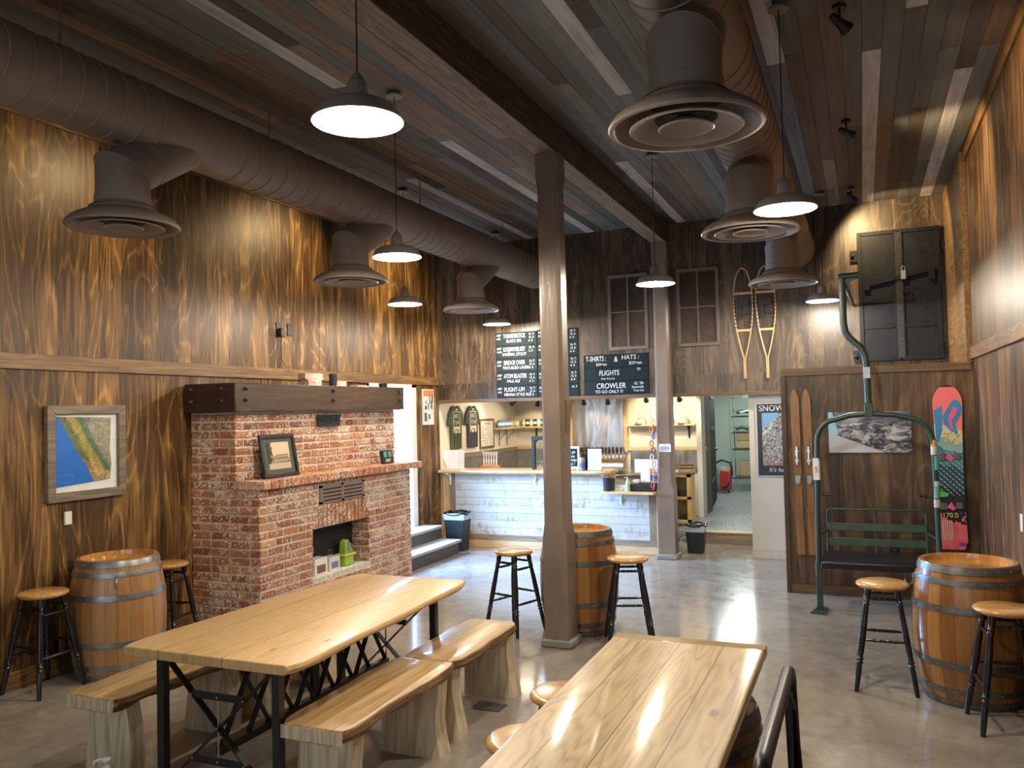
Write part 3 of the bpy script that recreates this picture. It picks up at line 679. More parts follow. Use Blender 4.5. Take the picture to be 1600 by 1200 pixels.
# vintage picture leaning on the shelf
def sepia():
    k = N('sepia_photo'); tc = k.n('ShaderNodeTexCoord'); sp = k.n('ShaderNodeSeparateXYZ'); k.l(tc.outputs['Object'], sp.inputs[0]); y, z = sp.outputs[1], sp.outputs[2]
    n = k.noise(k.coords(), 22, 4, .7); sky = k.math('GREATER_THAN', k.math('ADD', z, k.math('MULTIPLY', n, .12)), .26)
    mid = k.math('GREATER_THAN', k.math('ADD', z, k.math('MULTIPLY', n, .03)), .145)
    tree = k.math('LESS_THAN', k.math('ADD', y, k.math('MULTIPLY', n, .16)), -.02)
    c = k.mix(mid, (.50, .40, .28), k.mix(sky, k.ramp(n, [(.35, (.05, .035, .02)), (.6, (.42, .33, .22))]), (.62, .50, .34)))
    c = k.mix(k.math('MULTIPLY', tree, mid), c, (.05, .035, .02)); return k.set(c, .3)
t = thing('picture_frame', 'black framed old sepia photograph leaning on the brick shelf', 'picture', (-4.99, 6.27, 1.336))
lean = math.radians(-10)
fr_ = MB(); Wf, Hf, bd = .50, .40, .035
fr_.box(0, .025, -Wf/2, Wf/2, 0, bd).box(0, .025, -Wf/2, Wf/2, Hf-bd, Hf).box(0, .025, -Wf/2, -Wf/2+bd, bd, Hf-bd).box(0, .025, Wf/2-bd, Wf/2, bd, Hf-bd)
a = fr_.build('frame', M['black'], t, bevel=.004); b = box(.004, .010, -Wf/2+.02, Wf/2-.02, .02, Hf-.02).build('mat_board', plain('mat_green', (.055, .065, .055), .6), t)
c = box(.0102, .013, -.155, .155, .075, .325).build('photo', sepia(), t)
for o in (a, b, c): o.rotation_euler = (0, lean, 0)
# building lines in the old photograph
bl = MB(); bl.box(.0132, .014, -.03, .12, .15, .20).build('print_house', plain('sepia_house', (.42, .33, .22), .5), t, rot=(0, lean, 0))
wn = MB(); [wn.box(.0142, .015, -.02+i*.024, -.008+i*.024, .165, .185) for i in range(6)]; wn.build('print_windows', plain('sepia_dark', (.06, .045, .03), .5), t, rot=(0, lean, 0))
bl = MB().box(.0132, .0145, -.035, .125, .20, .208); bl.build('print_roof', plain('sepia_mid', (.13, .10, .07), .5), t, rot=(0, lean, 0))
t = thing('tabletop_sign', 'small black and teal block sign at the right of the brick shelf', 'sign', (-4.98, 8.10, 1.336))
box(0, .03, -.11, .11, 0, .15).build('board', M['black'], t, rot=(0, lean, 0))
for i, y in enumerate((-.08, .015)): box(.031, .034, y, y+.065, .07, .135).build('tile', plain('teal_print', (.10, .30, .30), .5), t, rot=(0, lean, 0))
text('MAP', .055, 'lettering', M['chalkline'], t, (.036, -.075, .02), (PI/2, 0, PI/2), .001)
# things in the firebox
def carton(x, y, sx, sy, sz, label, mcol, pic, rz=0):
    t = thing('carton', label, 'box', (x, y, .342), rz); box(-sx/2, sx/2, -sy/2, sy/2, 0, sz).build('body', mcol, t, bevel=.002)
    box(sx/2, sx/2+.002, -sy*.35, sy*.35, sz*.12, sz*.6).build('print', pic, t); return t
carton(-4.99, 6.78, .12, .20, .16, 'white carton with a brown picture at the left of the firebox', M['white'], plain('brown_print', (.20, .09, .06), .5))
t = carton(-5.02, 7.05, .12, .17, .13, 'white carton with wire handle in the middle of the firebox', M['white'], plain('violet_print', (.2, .18, .35), .5))
MB().tube([(0, -.03, .13), (0, -.03, .18), (0, -.01, .195), (0, .01, .195), (0, .03, .18), (0, .03, .13)], .003, 6).build('handle', M['galv'], t)
t = thing('toy_lantern', 'lime green plastic lantern shaped item at right in the firebox', 'toy', (-5.0, 7.30, .342))
GM = plain('lime_plastic', (.30, .48, .04), .35)
MB().box(-.05, .05, -.08, .08, 0, .10).build('base', GM, t, bevel=.01); MB().prism([(-.10,.10),(.10,.10),(.10,.125),(-.10,.125)], .12, (.06,0,0), (0,1,0), (0,0,1), (-1,0,0)).build('shelf', plain('yellow_plastic', (.6, .55, .12), .4), t)
MB().prism([(-.07,.125),(.09,.125),(.0,.27),(-.05,.25)], .08, (.04,0,0), (0,1,0), (0,0,1), (-1,0,0)).build('body', GM, t, bevel=.01)
MB().prism([(-.02,.15),(.03,.15),(.03,.22),(-.02,.24)], .01, (.05,0,0), (0,1,0), (0,0,1), (-1,0,0)).build('window', plain('grey_plastic', (.25, .25, .24), .4), t)

# ---------------------------------------------------------------- things on the left wall
def map_mat():
    k = N('relief_map'); tc = k.n('ShaderNodeTexCoord'); sp = k.n('ShaderNodeSeparateXYZ'); k.l(tc.outputs['Object'], sp.inputs[0]); y, z = sp.outputs[1], sp.outputs[2]
    n = k.noise(k.coords((1, 1, 1)), 26, 5, .7, 1.0); nb = k.noise(k.coords(), 6, 3, .6)
    # coast runs from upper left to lower right
    e = k.math('ADD', k.math('ADD', k.math('MULTIPLY', z, .62), y), k.math('MULTIPLY', nb, .07))       # larger = inland
    ocean = k.math('LESS_THAN', e, -.035)
    d = k.math('ADD', e, .035)
    land = k.ramp(k.math('ADD', d, k.math('MULTIPLY', k.math('SUBTRACT', n, .5), .05)), [(.0, (.16, .17, .06)), (.045, (.10, .15, .05)), (.075, (.42, .34, .10)), (.12, (.36, .30, .09)), (.15, (.07, .15, .07)), (.185, (.12, .20, .12)), (.21, (.30, .30, .22)), (.45, (.33, .34, .24))])
    desert = k.math('LESS_THAN', k.math('ADD', z, k.math('MULTIPLY', y, .45)), -.07)
    land = k.mix(k.math('MULTIPLY', desert, .8), land, k.ramp(n, [(.4, (.36, .22, .11)), (.6, (.50, .36, .20))]))
    land = k.mix(1, land, k.ramp(n, [(.35, (.55,.55,.55)), (.65, (1.3,1.3,1.3))]), 'MULTIPLY')
    c = k.mix(ocean, land, (.01, .15, .62)); k.bump(n, .4, .01); return k.set(c, .4)
t = thing('framed_relief_map', 'raised relief state map in weathered grey wood frame on left wall', 'map', (XL+.002, 4.695, 1.655))
w2, h2, b2 = .355, .365, .068
for (pts) in ([(-w2,-h2),(w2,-h2),(w2-b2,-h2+b2),(-w2+b2,-h2+b2)], [(-w2,h2),(w2,h2),(w2-b2,h2-b2),(-w2+b2,h2-b2)], [(-w2,-h2),(-w2+b2,-h2+b2),(-w2+b2,h2-b2),(-w2,h2)], [(w2,-h2),(w2-b2,-h2+b2),(w2-b2,h2-b2),(w2,h2)]):
    MB().prism(pts, .045, (0,0,0), (0,1,0), (0,0,1), (1,0,0)).build('frame_rail', M['greywoody'], t, bevel=.003)
box(.006, .012, -w2+b2-.005, w2-b2+.005, -h2+b2-.005, h2-b2+.005).build('mount_board', M['paper'], t)
ms = MB().prism([(-.27,-.255),(.215,-.225),(.23,-.10),(.215,.0),(.225,.265),(-.265,.28)], .008, (.012,0,0), (0,1,0), (0,0,1), (1,0,0)); ms.build('map_sheet', map_mat(), t)
lg = MB().box(.0205, .0215, -.255, -.12, -.225, -.222).box(.0205, .0215, -.255, -.12, -.168, -.165).box(.0205, .0215, -.255, -.252, -.225, -.165).box(.0205, .0215, -.123, -.12, -.225, -.165); lg.build('map_legend', plain('legend_blue', (.1, .3, .75), .5), t)
def plate(x, y, z, w, h, label, mat, nrm='x', slots=True, d=.008):
    t = thing('wall_plate', label, 'outlet' if slots else 'switch', (x, y, z))
    if nrm == 'x': box(0, d, -w/2, w/2, -h/2, h/2).build('cover', mat, t, bevel=.003)
    elif nrm == '-x': box(-d, 0, -w/2, w/2, -h/2, h/2).build('cover', mat, t, bevel=.003)
    else: box(-w/2, w/2, -d, 0, -h/2, h/2).build('cover', mat, t, bevel=.003)
    if slots:
        for dz in (-.022, .022):
            m = MB()
            for s_ in (-.007, .007):
                if nrm == 'x': m.box(d, d+.002, s_-.0015, s_+.0015, dz-.006, dz+.006)
                else: m.box(s_-.0015, s_+.0015, -d-.002, -d, dz-.006, dz+.006)
            m.build('socket', M['galv'], t)
    return t
plate(XL+.001, 4.53, 1.16, .06, .10, 'small white wall plate below the relief map', M['white'], slots=False, d=.022)
plate(XL+.001, 7.24, 2.82, .085, .13, 'black wall outlet high above the fireplace, right of the plugged one', M['blackp'])
t = plate(XL+.001, 7.06, 2.82, .085, .13, 'black wall outlet above the fireplace with a cord plugged in', M['blackp'])
box(.01, .06, -.03, .035, -.09, .0).build('plug', M['blackp'], t, bevel=.006)
MB().tube([(.04, 0, -.08), (.03, .0, -.2), (.02, .02, -.32), (.03, .08, -.41), (.035, .14, -.40)], .005, 6).build('cord', M['black'], t)
for (y, z, lb) in ((4.885, 4.06, 'small dark brown plate high on the left wall behind first diffuser'), (8.55, 3.62, 'small dark plate high on the left wall right of the second diffuser')):
    o = box(-.001, .012, -.035, .035, -.05, .05).build('wall_plate', plain('dark_red_plate', (.03, .012, .01), .5), loc=(XL+.001, y, z)); tag(o, lb, 'wall plate')
t = thing('ski_poster', 'small framed ski scene poster with orange top on the far left wall', 'poster', (XL+.001, 10.26, 1.98))
box(0, .02, -.16, .16, -.25, .25).build('panel', plain('poster_snow', (.52, .54, .52), .5), t, bevel=.002)
box(.0202, .021, -.145, .145, .15, .235).build('heading', plain('poster_orange', (.62, .18, .08), .5), t)
rp = random.Random(4)
m = MB()
for i in range(14): y = rp.uniform(-.14, .12); z = rp.uniform(-.05, .12); m.box(.0202, .0212, y, y+.025, z, z+rp.uniform(.03, .09))
m.box(.0202, .0212, -.12, -.05, -.20, -.08).box(.0202, .0212, .0, .05, -.17, -.10); m.build('print', plain('poster_dark', (.05, .06, .06), .5), t)

# ---------------------------------------------------------------- back wall: louvred vents, chalkboards, snowshoes, shutters
def vent(x0, x1, label):
    z0, z1 = 2.665, 3.66; t = thing('louvred_vent', label, 'vent', ((x0+x1)/2, YB, (z0+z1)/2), 0, 'louvred vents'); w = (x1-x0)/2; h = (z1-z0)/2
    f = MB(); b = .045
    f.box(-w, w, -.035, -.001, -h, -h+b).box(-w, w, -.035, -.001, h-b, h).box(-w, -w+b, -.035, -.001, -h+b, h-b).box(w-b, w, -.035, -.001, -h+b, h-b); f.build('frame', M['post2'], t, bevel=.004)
    MB().box(-.012, .012, -.030, -.003, -h+b, h-b).box(-w+b, w-b, -.031, -.003, -.008, .008).build('mullion', M['post2'], t)
    l = MB(); n = 52
    for i in range(n):
        z = -h+b+(2*h-2*b)*(i+.5)/n
        l.add([(-w+b, -.012, z+.007), (w-b, -.012, z+.007), (w-b, -.026, z-.005), (-w+b, -.026, z-.005), (-w+b, -.008, z+.0075), (w-b, -.008, z+.0075), (w-b, -.020, z-.0045), (-w+b, -.020, z-.0045)], [(0,1,2,3),(4,5,6,7),(0,1,5,4),(1,2,6,5),(2,3,7,6),(3,0,4,7)])
    l.build('slats', plain('vent_slats', (.25, .20, .172), .5), t); box(-w+b, w-b, -.004, -.001, -h+b, h-b).build('backing', plain('vent_dark', (.06,.045,.04), .8), t)
M['post2'] = plain('vent_frame_paint', (.165, .135, .118), .55)
vent(-3.06, -2.525, 'brown louvred vent left of the far post above the merchandise chalkboard')
vent(-2.15, -1.615, 'brown louvred vent right of the far post beside the snowshoes')

def chalkboard(x0, x1, z0, z1, n, label, rows, group=None):
    t = thing('chalkboard', label, 'menu board', ((x0+x1)/2, YB-.001, 0), 0, group); w = (x1-x0)/2; hh = (z1-z0)/n
    for i in range(n):
        zt = z1-i*hh
        p = box(-w, w, -.018, 0, zt-hh+.003, zt).build('panel', M['chalk'], t, bevel=.002)
        for (s, size, dx, dz, sx) in rows[i] if i < len(rows) else []:
            text(s, size, 'chalk_text', M['chalkline'], p, (-w+dx, -.0185, zt-dz), ext=.0006, sx=sx, shear=.08)
    return t
def beer(nm, st, pr=('16. 7-', '12. 5-', '6. 3-'), abv='6.2%', sx=.72, x2=.16):
    r = [('ABV', .042, .015, .052, .9), (abv, .036, .015, .098, .9), (nm, .084, .115, .080, sx*.9), (st, .056, x2, .140, .85)]
    for i, p in enumerate(pr): r.append((p, .042, .495, .05+i*.045, .9))
    return r
c1 = [beer('THUNDERSTICK', 'BLACK IPA', sx=.60), beer('LOGJAMMER KEY', 'IMPERIAL STOUT', ('12. 7-', '6. 3-'), '10.8%', .56, .10), beer('BRIDGE OVER', 'TROUBLED LAGER', abv='5.2%', sx=.68, x2=.10), beer('ATOM BLASTER', 'PALE ALE', abv='6.5%', sx=.64), beer('FLIGHT-UM', 'VIENNA STYLE ALE', abv='4.5%', sx=.80, x2=.11)]
chalkboard(-4.70, -4.085, 2.06, 2.99, 5, 'tall chalkboard beer menu left of the front post, names of five beers', c1)
c2 = [[('ABV', .042, .015, .052, .9), ('6.5%', .036, .015, .098, .9)] + ([(p, .042, .47, .05+i*.045, .9) for i, p in enumerate(('16. 7-', '12. 5-', '6. 3-'))] if k_ < 4 else [('16. 7-', .042, .48, .05, .9)]) for k_ in range(5)]
chalkboard(-4.075, -3.495, 2.055, 3.0, 5, 'tall chalkboard beer menu partly hidden behind the front post, only prices showing', c2)
m1 = [[('T-SHIRTS :', .095, .03, .085, .66), ('&', .10, .42, .10, .8), ('HATS :', .085, .52, .075, .95), ('$20+tax', .05, .17, .145, .9), ('$25+tax', .055, .62, .14, .95)],
      [('FLIGHTS', .095, .21, .10, .78), ("'20-", .045, .72, .045, .9), ('Pour 4 to try', .038, .24, .155, .9)],
      [('CROWLER', .10, .17, .095, .84), ('TO GO ONLY !!!', .058, .15, .158, .9), ("GL '30-", .05, .68, .055, .9), ('Seasonally', .046, .65, .10, .85), ('Treat kits', .042, .67, .145, .85)]]
chalkboard(-3.42, -2.54, 2.085, 2.615, 3, 'wide chalkboard for shirts, hats, flights and crowlers beside the far post', m1)

def snowshoe(cx, label):
    t = thing('snowshoe', label, 'snowshoe', (cx, YB-.03, 2.23), 0, 'wooden snowshoes'); H = 1.38
    def half(z):   # frame half width
        if z < .26: return .009
        if z < .95: return .009+.105*math.sin((z-.26)/.69*PI/2)**.9
        q = (z-.95)/(H-.95); return .114*math.sqrt(max(0, 1-q*q*.999))
    zs = [i/46*H for i in range(47)]
    pts = [(-half(z), 0, z) for z in zs]+[(half(z), 0, z) for z in reversed(zs)][1:]
    MB().tube(pts, .0095, 8).build('frame', M['pinefr'], t)
    for z in (.60, 1.06): MB().box(-half(z), half(z), -.006, .006, z-.014, z+.014).build('crossbar', M['pinefr'], t)
    w = MB()
    for i in range(13):
        z = .62+i*.034; w.tube([(-half(z), 0, z), (half(z), 0, z+.018)], .0022, 4)
    for i in range(-4, 5):
        x = i*.024; w.tube([(x, 0, .61), (x+.008, 0, 1.05)], .0022, 4)
    for i in range(16):
        z = .30+i*.018; w.tube([(-half(z), 0, z), (half(z), 0, z)], .0013, 4)
    for i in range(16):
        z = 1.07+i*.0185; w.tube([(-half(z), 0, z), (half(z), 0, z+.006)], .0013, 4)
    w.build('webbing', plain('webbing', (.035, .025, .018), .7), t)
    wr = MB()
    for i in range(9):
        z = .64+i*.048
        for sg in (-1, 1): wr.tube([(sg*half(z), 0, z-.006), (sg*half(z), 0, z+.006)], .0125, 8)
    wr.build('frame_lashing', M['black'], t)
    MB().box(-.07, .07, -.022, -.008, .90, .98).box(-.05, -.02, -.022, -.008, .74, .92).box(.01, .09, -.022, -.008, .79, .81).build('binding', plain('leather', (.018, .013, .011), .5), t, bevel=.004)
    return t
M['pinefr'] = wood('bent_ash', (.42, .24, .09), (.58, .36, .15), (.68, .45, .22), 'z', 2, .35)
snowshoe(-1.325, 'wooden snowshoe on the back wall, left one, fully visible')
snowshoe(-1.055, 'wooden snowshoe on the back wall, right one, partly behind duct diffuser')

M['iron'] = plain('black_iron_shutter', (.008, .010, .014), .5, 0, var=.4, scale=18, bump=.1, spec=.22)
t = thing('iron_shutters', 'pair of old black iron fire shutters with latch bar high on the wall', 'shutters', (.435, YB-.012, 2.38))
def leaf(x0, x1, name, panels):
    p = box(x0, x1, -.028, 0, 0, 1.52).build(name, M['iron'], t, bevel=.002)
    f = MB(); b = .045
    f.box(x0, x0+b, -.044, -.028, 0, 1.52).box(x1-b, x1, -.044, -.028, 0, 1.52)
    for z in panels: f.box(x0+b, x1-b, -.040, -.028, z-b/2, z+b/2)
    f.build('edge_strap', M['iron'], p, bevel=.003)
leaf(-.435, -.005, 'left_leaf', (.022, .40, .70, 1.497)); leaf(.005, .435, 'right_leaf', (.022, .40, 1.497))
MB().bar((-.32, -.062, .90), (.34, -.062, 1.03), .014, .05).build('latch_bar', M['iron'], t, bevel=.002)
for x, z in ((-.34, .93), (.34, 1.0)): MB().box(x-.03, x+.03, -.075, -.044, z-.10, z+.05).build('bar_keeper', M['iron'], t, bevel=.004)
MB().box(.02, .07, -.085, -.068, .93, 1.03).tube([(.03,-.075,1.03),(.03,-.075,1.07),(.045,-.075,1.085),(.06,-.075,1.07),(.06,-.075,1.03)], .004, 6).build('padlock', M['rivet'], t)
MB().tube([(.08+.045*math.cos(a), -.06, .76+.055*math.sin(a)) for a in [i*PI/8 for i in range(16)]], .007, 6, closed=True).build('ring_pull', M['iron'], t)
for sx, z in ((-1, 1.25), (1, 1.30), (-1, .07), (1, .13)): MB().box(sx*.435 if sx < 0 else .435, sx*.515, -.03, .0, z-.065, z+.065).lathe([(.022,0),(.02,.03),(.001,.035)], 12, (sx*.485, -.03, z), (0,-1,0)).build('hinge_bracket', M['iron'], t)
rr = MB().box(-.034, .034, -.0445, -.043, .03, 1.49)
for i in range(22): rr.lathe([(.006,-.003),(.004,.004),(.0005,.005)], 6, (-.028 if i % 2 else .028, -.0435, .05+i*.067), (0,-1,0))
rr.build('riveted_strip', plain('riveted_strip', (.05, .05, .052), .35, .6, var=.5, scale=60), t)

# ---------------------------------------------------------------- alcove wall: skis, chairlift chair, photograph, snowboard
YA = 8.868
M['skiw'] = wood('old_ski', (.15, .07, .022), (.26, .13, .045), (.36, .20, .08), 'z', 1.5, .4)
def ski(x0, x1, label):
    t = thing('wooden_ski', label, 'ski', (x0, YA-.016, .385), 0, 'old wooden skis'); t.rotation_euler = (0, 0, 0)
    H = 1.67; n = 24; dx = x1-x0
    prof = [(0, .037), (.02, .041), (.4, .036), (.8, .036), (1.3, .042), (1.50, .043), (1.58, .039), (1.63, .028), (1.66, .012), (1.67, .002)]
    poly = [(w+dx*z/H, z) for z, w in prof]+[(-w+dx*z/H, z) for z, w in reversed(prof)]
    MB().prism(poly, .012).build('ski_body', M['skiw'], t, bevel=.002)
    f = lambda z: dx*z/H
    MB().box(f(.95)-.010, f(.95)+.010, -.022, -.001, .90, 1.09).box(f(1)-.02, f(1)+.02, -.014, -.001, .93, .96).box(f(1)-.02, f(1)+.02, -.014, -.001, 1.03, 1.05).build('toe_binding', M['chrome'], t, bevel=.003)
    MB().prism([(-.028,.80),(.028,.80),(.024,.73),(0,.70),(-.024,.73)], .016, (f(.76),-.017,0)).build('heel_plate', M['chrome'], t, bevel=.003)
    MB().tube([(f(.9)-.03,-.01,.92),(f(.8)-.045,-.012,.80),(f(.6)-.045,-.012,.50),(f(.5)-.03,-.012,.43),(f(.5)+.03,-.012,.43),(f(.6)+.045,-.012,.50),(f(.8)+.045,-.012,.80),(f(.9)+.03,-.01,.92)], .003, 6).build('cable', M['galv'], t)
    return t
ski(-.618, -.638, 'old wooden ski with metal binding, the one nearer the white wall')
ski(-.508, -.526, 'old wooden ski with metal binding, the one nearer the green chairlift seat')

t = thing('mountain_photo', 'wide unframed photograph of snowy mountains behind the chairlift seat', 'picture', (.05, YA, 1.61))
def mountain():
    k = N('mountain_print'); tc = k.n('ShaderNodeTexCoord'); sp = k.n('ShaderNodeSeparateXYZ'); k.l(tc.outputs['Object'], sp.inputs[0]); x, z = sp.outputs[0], sp.outputs[2]
    n = k.noise(k.coords((7, 1, 16)), 1, 6, .75, .8); n2 = k.noise(k.coords((5, 1, 12)), 1, 3, .6, .6)
    sky = k.ramp(n2, [(.35, (.05, .055, .10)), (.5, (.13, .14, .20)), (.66, (.38, .39, .45))])
    lnd = k.ramp(n, [(.42, (.025, .03, .05)), (.50, (.17, .18, .22)), (.58, (.55, .56, .60))])
    hor = k.math('GREATER_THAN', k.math('ADD', z, k.math('MULTIPLY', n2, .07)), .125)
    c = k.mix(hor, lnd, sky)
    slope = k.math('LESS_THAN', k.math('ADD', z, k.math('MULTIPLY', x, .40)), -.145)
    c = k.mix(slope, c, (.50, .52, .58))
    # sky blue patch at the left above the slope
    pt = k.math('MULTIPLY', k.math('LESS_THAN', k.math('ADD', x, k.math('MULTIPLY', z, .25)), -.285), k.math('GREATER_THAN', z, -.02)); c = k.mix(pt, c, (.32, .62, .82))
    return k.set(c, .3)
box(-.373, .373, -.018, 0, -.2, .2).build('print', mountain(), t)

# chairlift seat
t = thing('chairlift_seat', 'dark green double chairlift seat with tall hanger arm against the plywood', 'chairlift seat', (0, 8.15, 0))
G = M['green']
arch = [(-.42, 0, .44)]+[(-.415+.012*i, 0, .5+i*.2) for i in range(0)]+[(-.415, 0, .9), (-.405, 0, 1.35), (-.40, 0, 1.50)]
for i in range(7): a = i/6*PI/2; arch.append((-.40+.17*(1-math.cos(a)), 0, 1.55+.20*math.sin(a)))
arch += [(-.12, 0, 1.785), (.05, 0, 1.80), (.25, 0, 1.785)]
for i in range(7): a = PI/2-i/6*PI/2; arch.append((.37+.19*math.cos(a)*1.0, 0, 1.50+.255*math.sin(a)))
arch += [(.565, 0, 1.3), (.57, 0, .9), (.575, 0, .44)]
MB().tube(arch, .024, 12).build('frame_arch', G, t)
MB().tube([(.048, 0, 1.80), (.044, 0, 2.05), (.04, 0, 2.27), (.032, 0, 2.33), (.0, 0, 2.40), (-.09, 0, 2.49), (-.125, 0, 2.55), (-.137, 0, 2.64), (-.137, 0, 3.04)], .031, 14).build('hanger_arm', G, t)
MB().box(.01, .085, -.032, .03, 1.77, 1.90).build('hanger_clamp', G, t, bevel=.006)
MB().cyl((-.165, 0, 3.055), (.0, 0, 3.06), .030, n=12).bar((-.137,0,3.0), (-.03,.0,3.04), .03, .03).build('hanger_head', G, t)
MB().tube([(-.137, .02, 3.05), (-.10, 1.2, 3.05), (-.06, 2.42, 3.05)], .018, 8).build('wall_strut', M['black'], t)
for o in ((-.42, -.0), ):
    MB().box(-.447, -.393, -.012, .012, .0, .46).build('support_leg', G, t, bevel=.003); MB().prism([(-.50,-.13),(-.36,-.16),(-.36,.12),(-.45,.14)], .012, (0,0,0), (1,0,0), (0,1,0), (0,0,1)).build('foot_plate', G, t)
MB().box(.548, .602, -.012, .012, .0, .46).box(.50, .64, -.12, .12, 0, .012).build('support_leg', G, t, bevel=.003)
sp_ = MB(); sp_.prism([(-.05,.40),(-.02,.385),(.30,.42),(.36,.45),(.36,.50),(.30,.50),(.02,.475),(-.06,.46)], .95, (-.40,0,0), (0,1,0), (0,0,1), (1,0,0))
sp_.build('seat', M['vinyl'], t, bevel=.012, seg=2)
bp = [(-.345, .30, .40), (-.345, .32, .84)]
for i in range(5): a = i/4*PI/2; bp.append((-.345+.04*(1-math.cos(a)), .32, .86+.04*math.sin(a)))
bp += [(-.1, .32, .896), (.07, .32, .902), (.25, .32, .896)]
for i in range(5): a = PI/2-i/4*PI/2; bp.append((.46+.04*math.cos(a), .32, .86+.04*math.sin(a)))
bp += [(.50, .32, .84), (.505, .30, .40)]
bk = MB().tube(bp, .011, 8).build('backrest_frame', G, t)
MB().tube([(.078, .31, .40), (.075, .315, .90)], .010, 8).build('backrest_stay', G, bk)
for z in (.735, .595): MB().box(-.34, .50, .30, .308, z-.035, z+.035).build('backrest_slat', M['green_slat'], bk, bevel=.002)
for s_, x in ((1, -.345), (-1, .50)):
    MB().tube([(x, .32, .70), (x-s_*.06, .0, .69)], .009, 6).build('arm_bracket', G, t)
    MB().tube([(x+(0.0 if s_ > 0 else -.02), .32, .90), (x, .32, 1.03)], .006, 6).cyl((x-.045, .31, 1.04), (x+.03, .31, 1.03), .014, n=8).build('grip_peg', M['black'], t)
MB().box(-.443, -.392, -.028, -.0245, 1.20, 1.40).lathe([(.0255, 0), (.0255, .2)], 14, (-.406, 0, 1.20), cap=False).build('wrapped_sticker', M['paper'], t)
text('5', .07, 'sticker_print', plain('red_print', (.5, .06, .08), .5), t, (-.43, -.0295, 1.27), ext=.0005)
for i, (z0, z1, cc) in enumerate(((1.50, 1.56, (.55, .28, .05)), (1.43, 1.50, (.5, .5, .48)), (1.30, 1.42, (.08, .42, .42)), (1.16, 1.20, (.45, .5, .48)), (1.05, 1.16, (.16, .32, .27)), (.97, 1.04, (.45, .45, .43)))):
    xx = .558 if z0 > 1.4 else .567
    MB().lathe([(.0258, 0), (.0258, z1-z0)], 14, (xx+.003, 0, z0), cap=False).build('wrapped_sticker', plain('sticker_%d' % i, cc, .5), t)
MB().box(.012, .070, -.034, -.032, 2.12, 2.22).build('arm_sticker', plain('blue_sticker', (.45, .52, .75), .5), t)
plate(.235, YA, .49, .075, .12, 'black outlet on the plywood below the chairlift backrest', M['blackp'], 'y')
plate(XR-.001, 6.54, 1.06, .08, .12, 'white switch plate on the right wall at the photo edge', M['white'], '-x', False)

# snowboard
t = thing('snowboard', 'tall pink, blue and black graphic snowboard leaning right of the chairlift', 'snowboard', (.735, YA-.10, .512), 0)
t.rotation_euler = (math.radians(-2.9), 0, 0)
H = 1.545; hb = .131
def sbw(z):
    if z > 1.36: q = (z-1.36)/(H-1.36); return .132*math.sqrt(max(0, 1-q*q*.9995))
    if z < .0: return .1
    return .118+.014*((z-.7)/.66)**2 if z > .06 else .105+.2*z
zs = [i/60*H for i in range(61)]
poly = [(sbw(z), z) for z in zs]+[(-sbw(z), z) for z in reversed(zs)]
MB().prism(poly, .012, (0,0,0)).build('edge', M['black'], t)
def sbp(s_): return [(sbw(z)-s_, z) for z in zs[:-1]]+[(-(sbw(z)-s_), z) for z in reversed(zs[:-1])]
def sb_mat():
    k = N('snowboard_graphic'); tc = k.n('ShaderNodeTexCoord'); sp = k.n('ShaderNodeSeparateXYZ'); k.l(tc.outputs['Object'], sp.inputs[0]); x, z = sp.outputs[0], sp.outputs[2]
    n = k.noise(k.coords(), 9, 4, .7); n3 = k.noise(k.coords(), 24, 3, .6)
    zz = k.math('ADD', z, k.math('MULTIPLY', k.math('SUBTRACT', n, .5), .16)); zz = k.math('ADD', zz, k.math('MULTIPLY', x, .3))
    base = k.ramp(k.math('DIVIDE', zz, 1.545), [(0, (.70, .12, .16)), (.17, (.01, .01, .012)), (.36, (.02, .05, .07)), (.50, (.05, .20, .30)), (.60, (.22, .40, .42)), (.66, (.58, .56, .46)), (.735, (.78, .17, .20))], 'CONSTANT')
    # tread plate pattern
    a = k.math('MULTIPLY', k.math('ADD', x, z), 20); b = k.math('MULTIPLY', k.math('SUBTRACT', z, x), 20)
    tr = k.math('LESS_THAN', k.math('ABSOLUTE', k.math('SUBTRACT', k.math('FRACT', a), .5)), .13); tb = k.math('LESS_THAN', k.math('ABSOLUTE', k.math('SUBTRACT', k.math('FRACT', b), .5)), .36)
    zone = k.math('MULTIPLY', k.math('GREATER_THAN', z, .50), k.math('LESS_THAN', z, .92))
    c = k.mix(k.math('MULTIPLY', zone, k.math('MULTIPLY', tr, tb)), base, (.22, .42, .48))
    pk = k.math('MULTIPLY', k.math('GREATER_THAN', n3, .56), k.math('MULTIPLY', k.math('LESS_THAN', z, .34), k.math('GREATER_THAN', k.math('ADD', x, k.math('MULTIPLY', z, -.12)), -.02)))
    c = k.mix(pk, c, (.75, .15, .20))
    return k.set(c, .25, 0, .5, .4)
MB().prism(sbp(.006), .002, (0,-.0022,0)).build('top_sheet', sb_mat(), t)
BL, YE_, PK = plain('graphic_blue', (.03, .22, .55), .4), plain('graphic_yellow', (.72, .62, .08), .4), plain('graphic_pink', (.75, .10, .25), .4)
def shape(poly, name, mat, y=-.0045): MB().prism(poly, .001, (0,y,0)).build(name, mat, t)
shape([(-.115,1.30),(-.045,1.345),(-.05,1.12),(-.085,.99),(-.105,1.02)], 'letter_blue', BL)
shape([(-.045,1.24),(.03,1.37),(.06,1.40),(.10,1.385),(.122,1.33),(.115,1.26),(.06,1.17),(.09,1.06),(.07,1.04),(.0,1.13),(-.035,1.17)], 'letter_blue', BL)
shape([(.02,1.27),(.055,1.335),(.085,1.31),(.075,1.27),(.03,1.20),(.04,1.12),(.025,1.12),(.005,1.20)], 'letter_outline', PK, -.006)
text('TX', .14, 'letter_yellow', YE_, t, (-.062, -.007, 1.00), ext=.001, sx=.85, shear=.2)
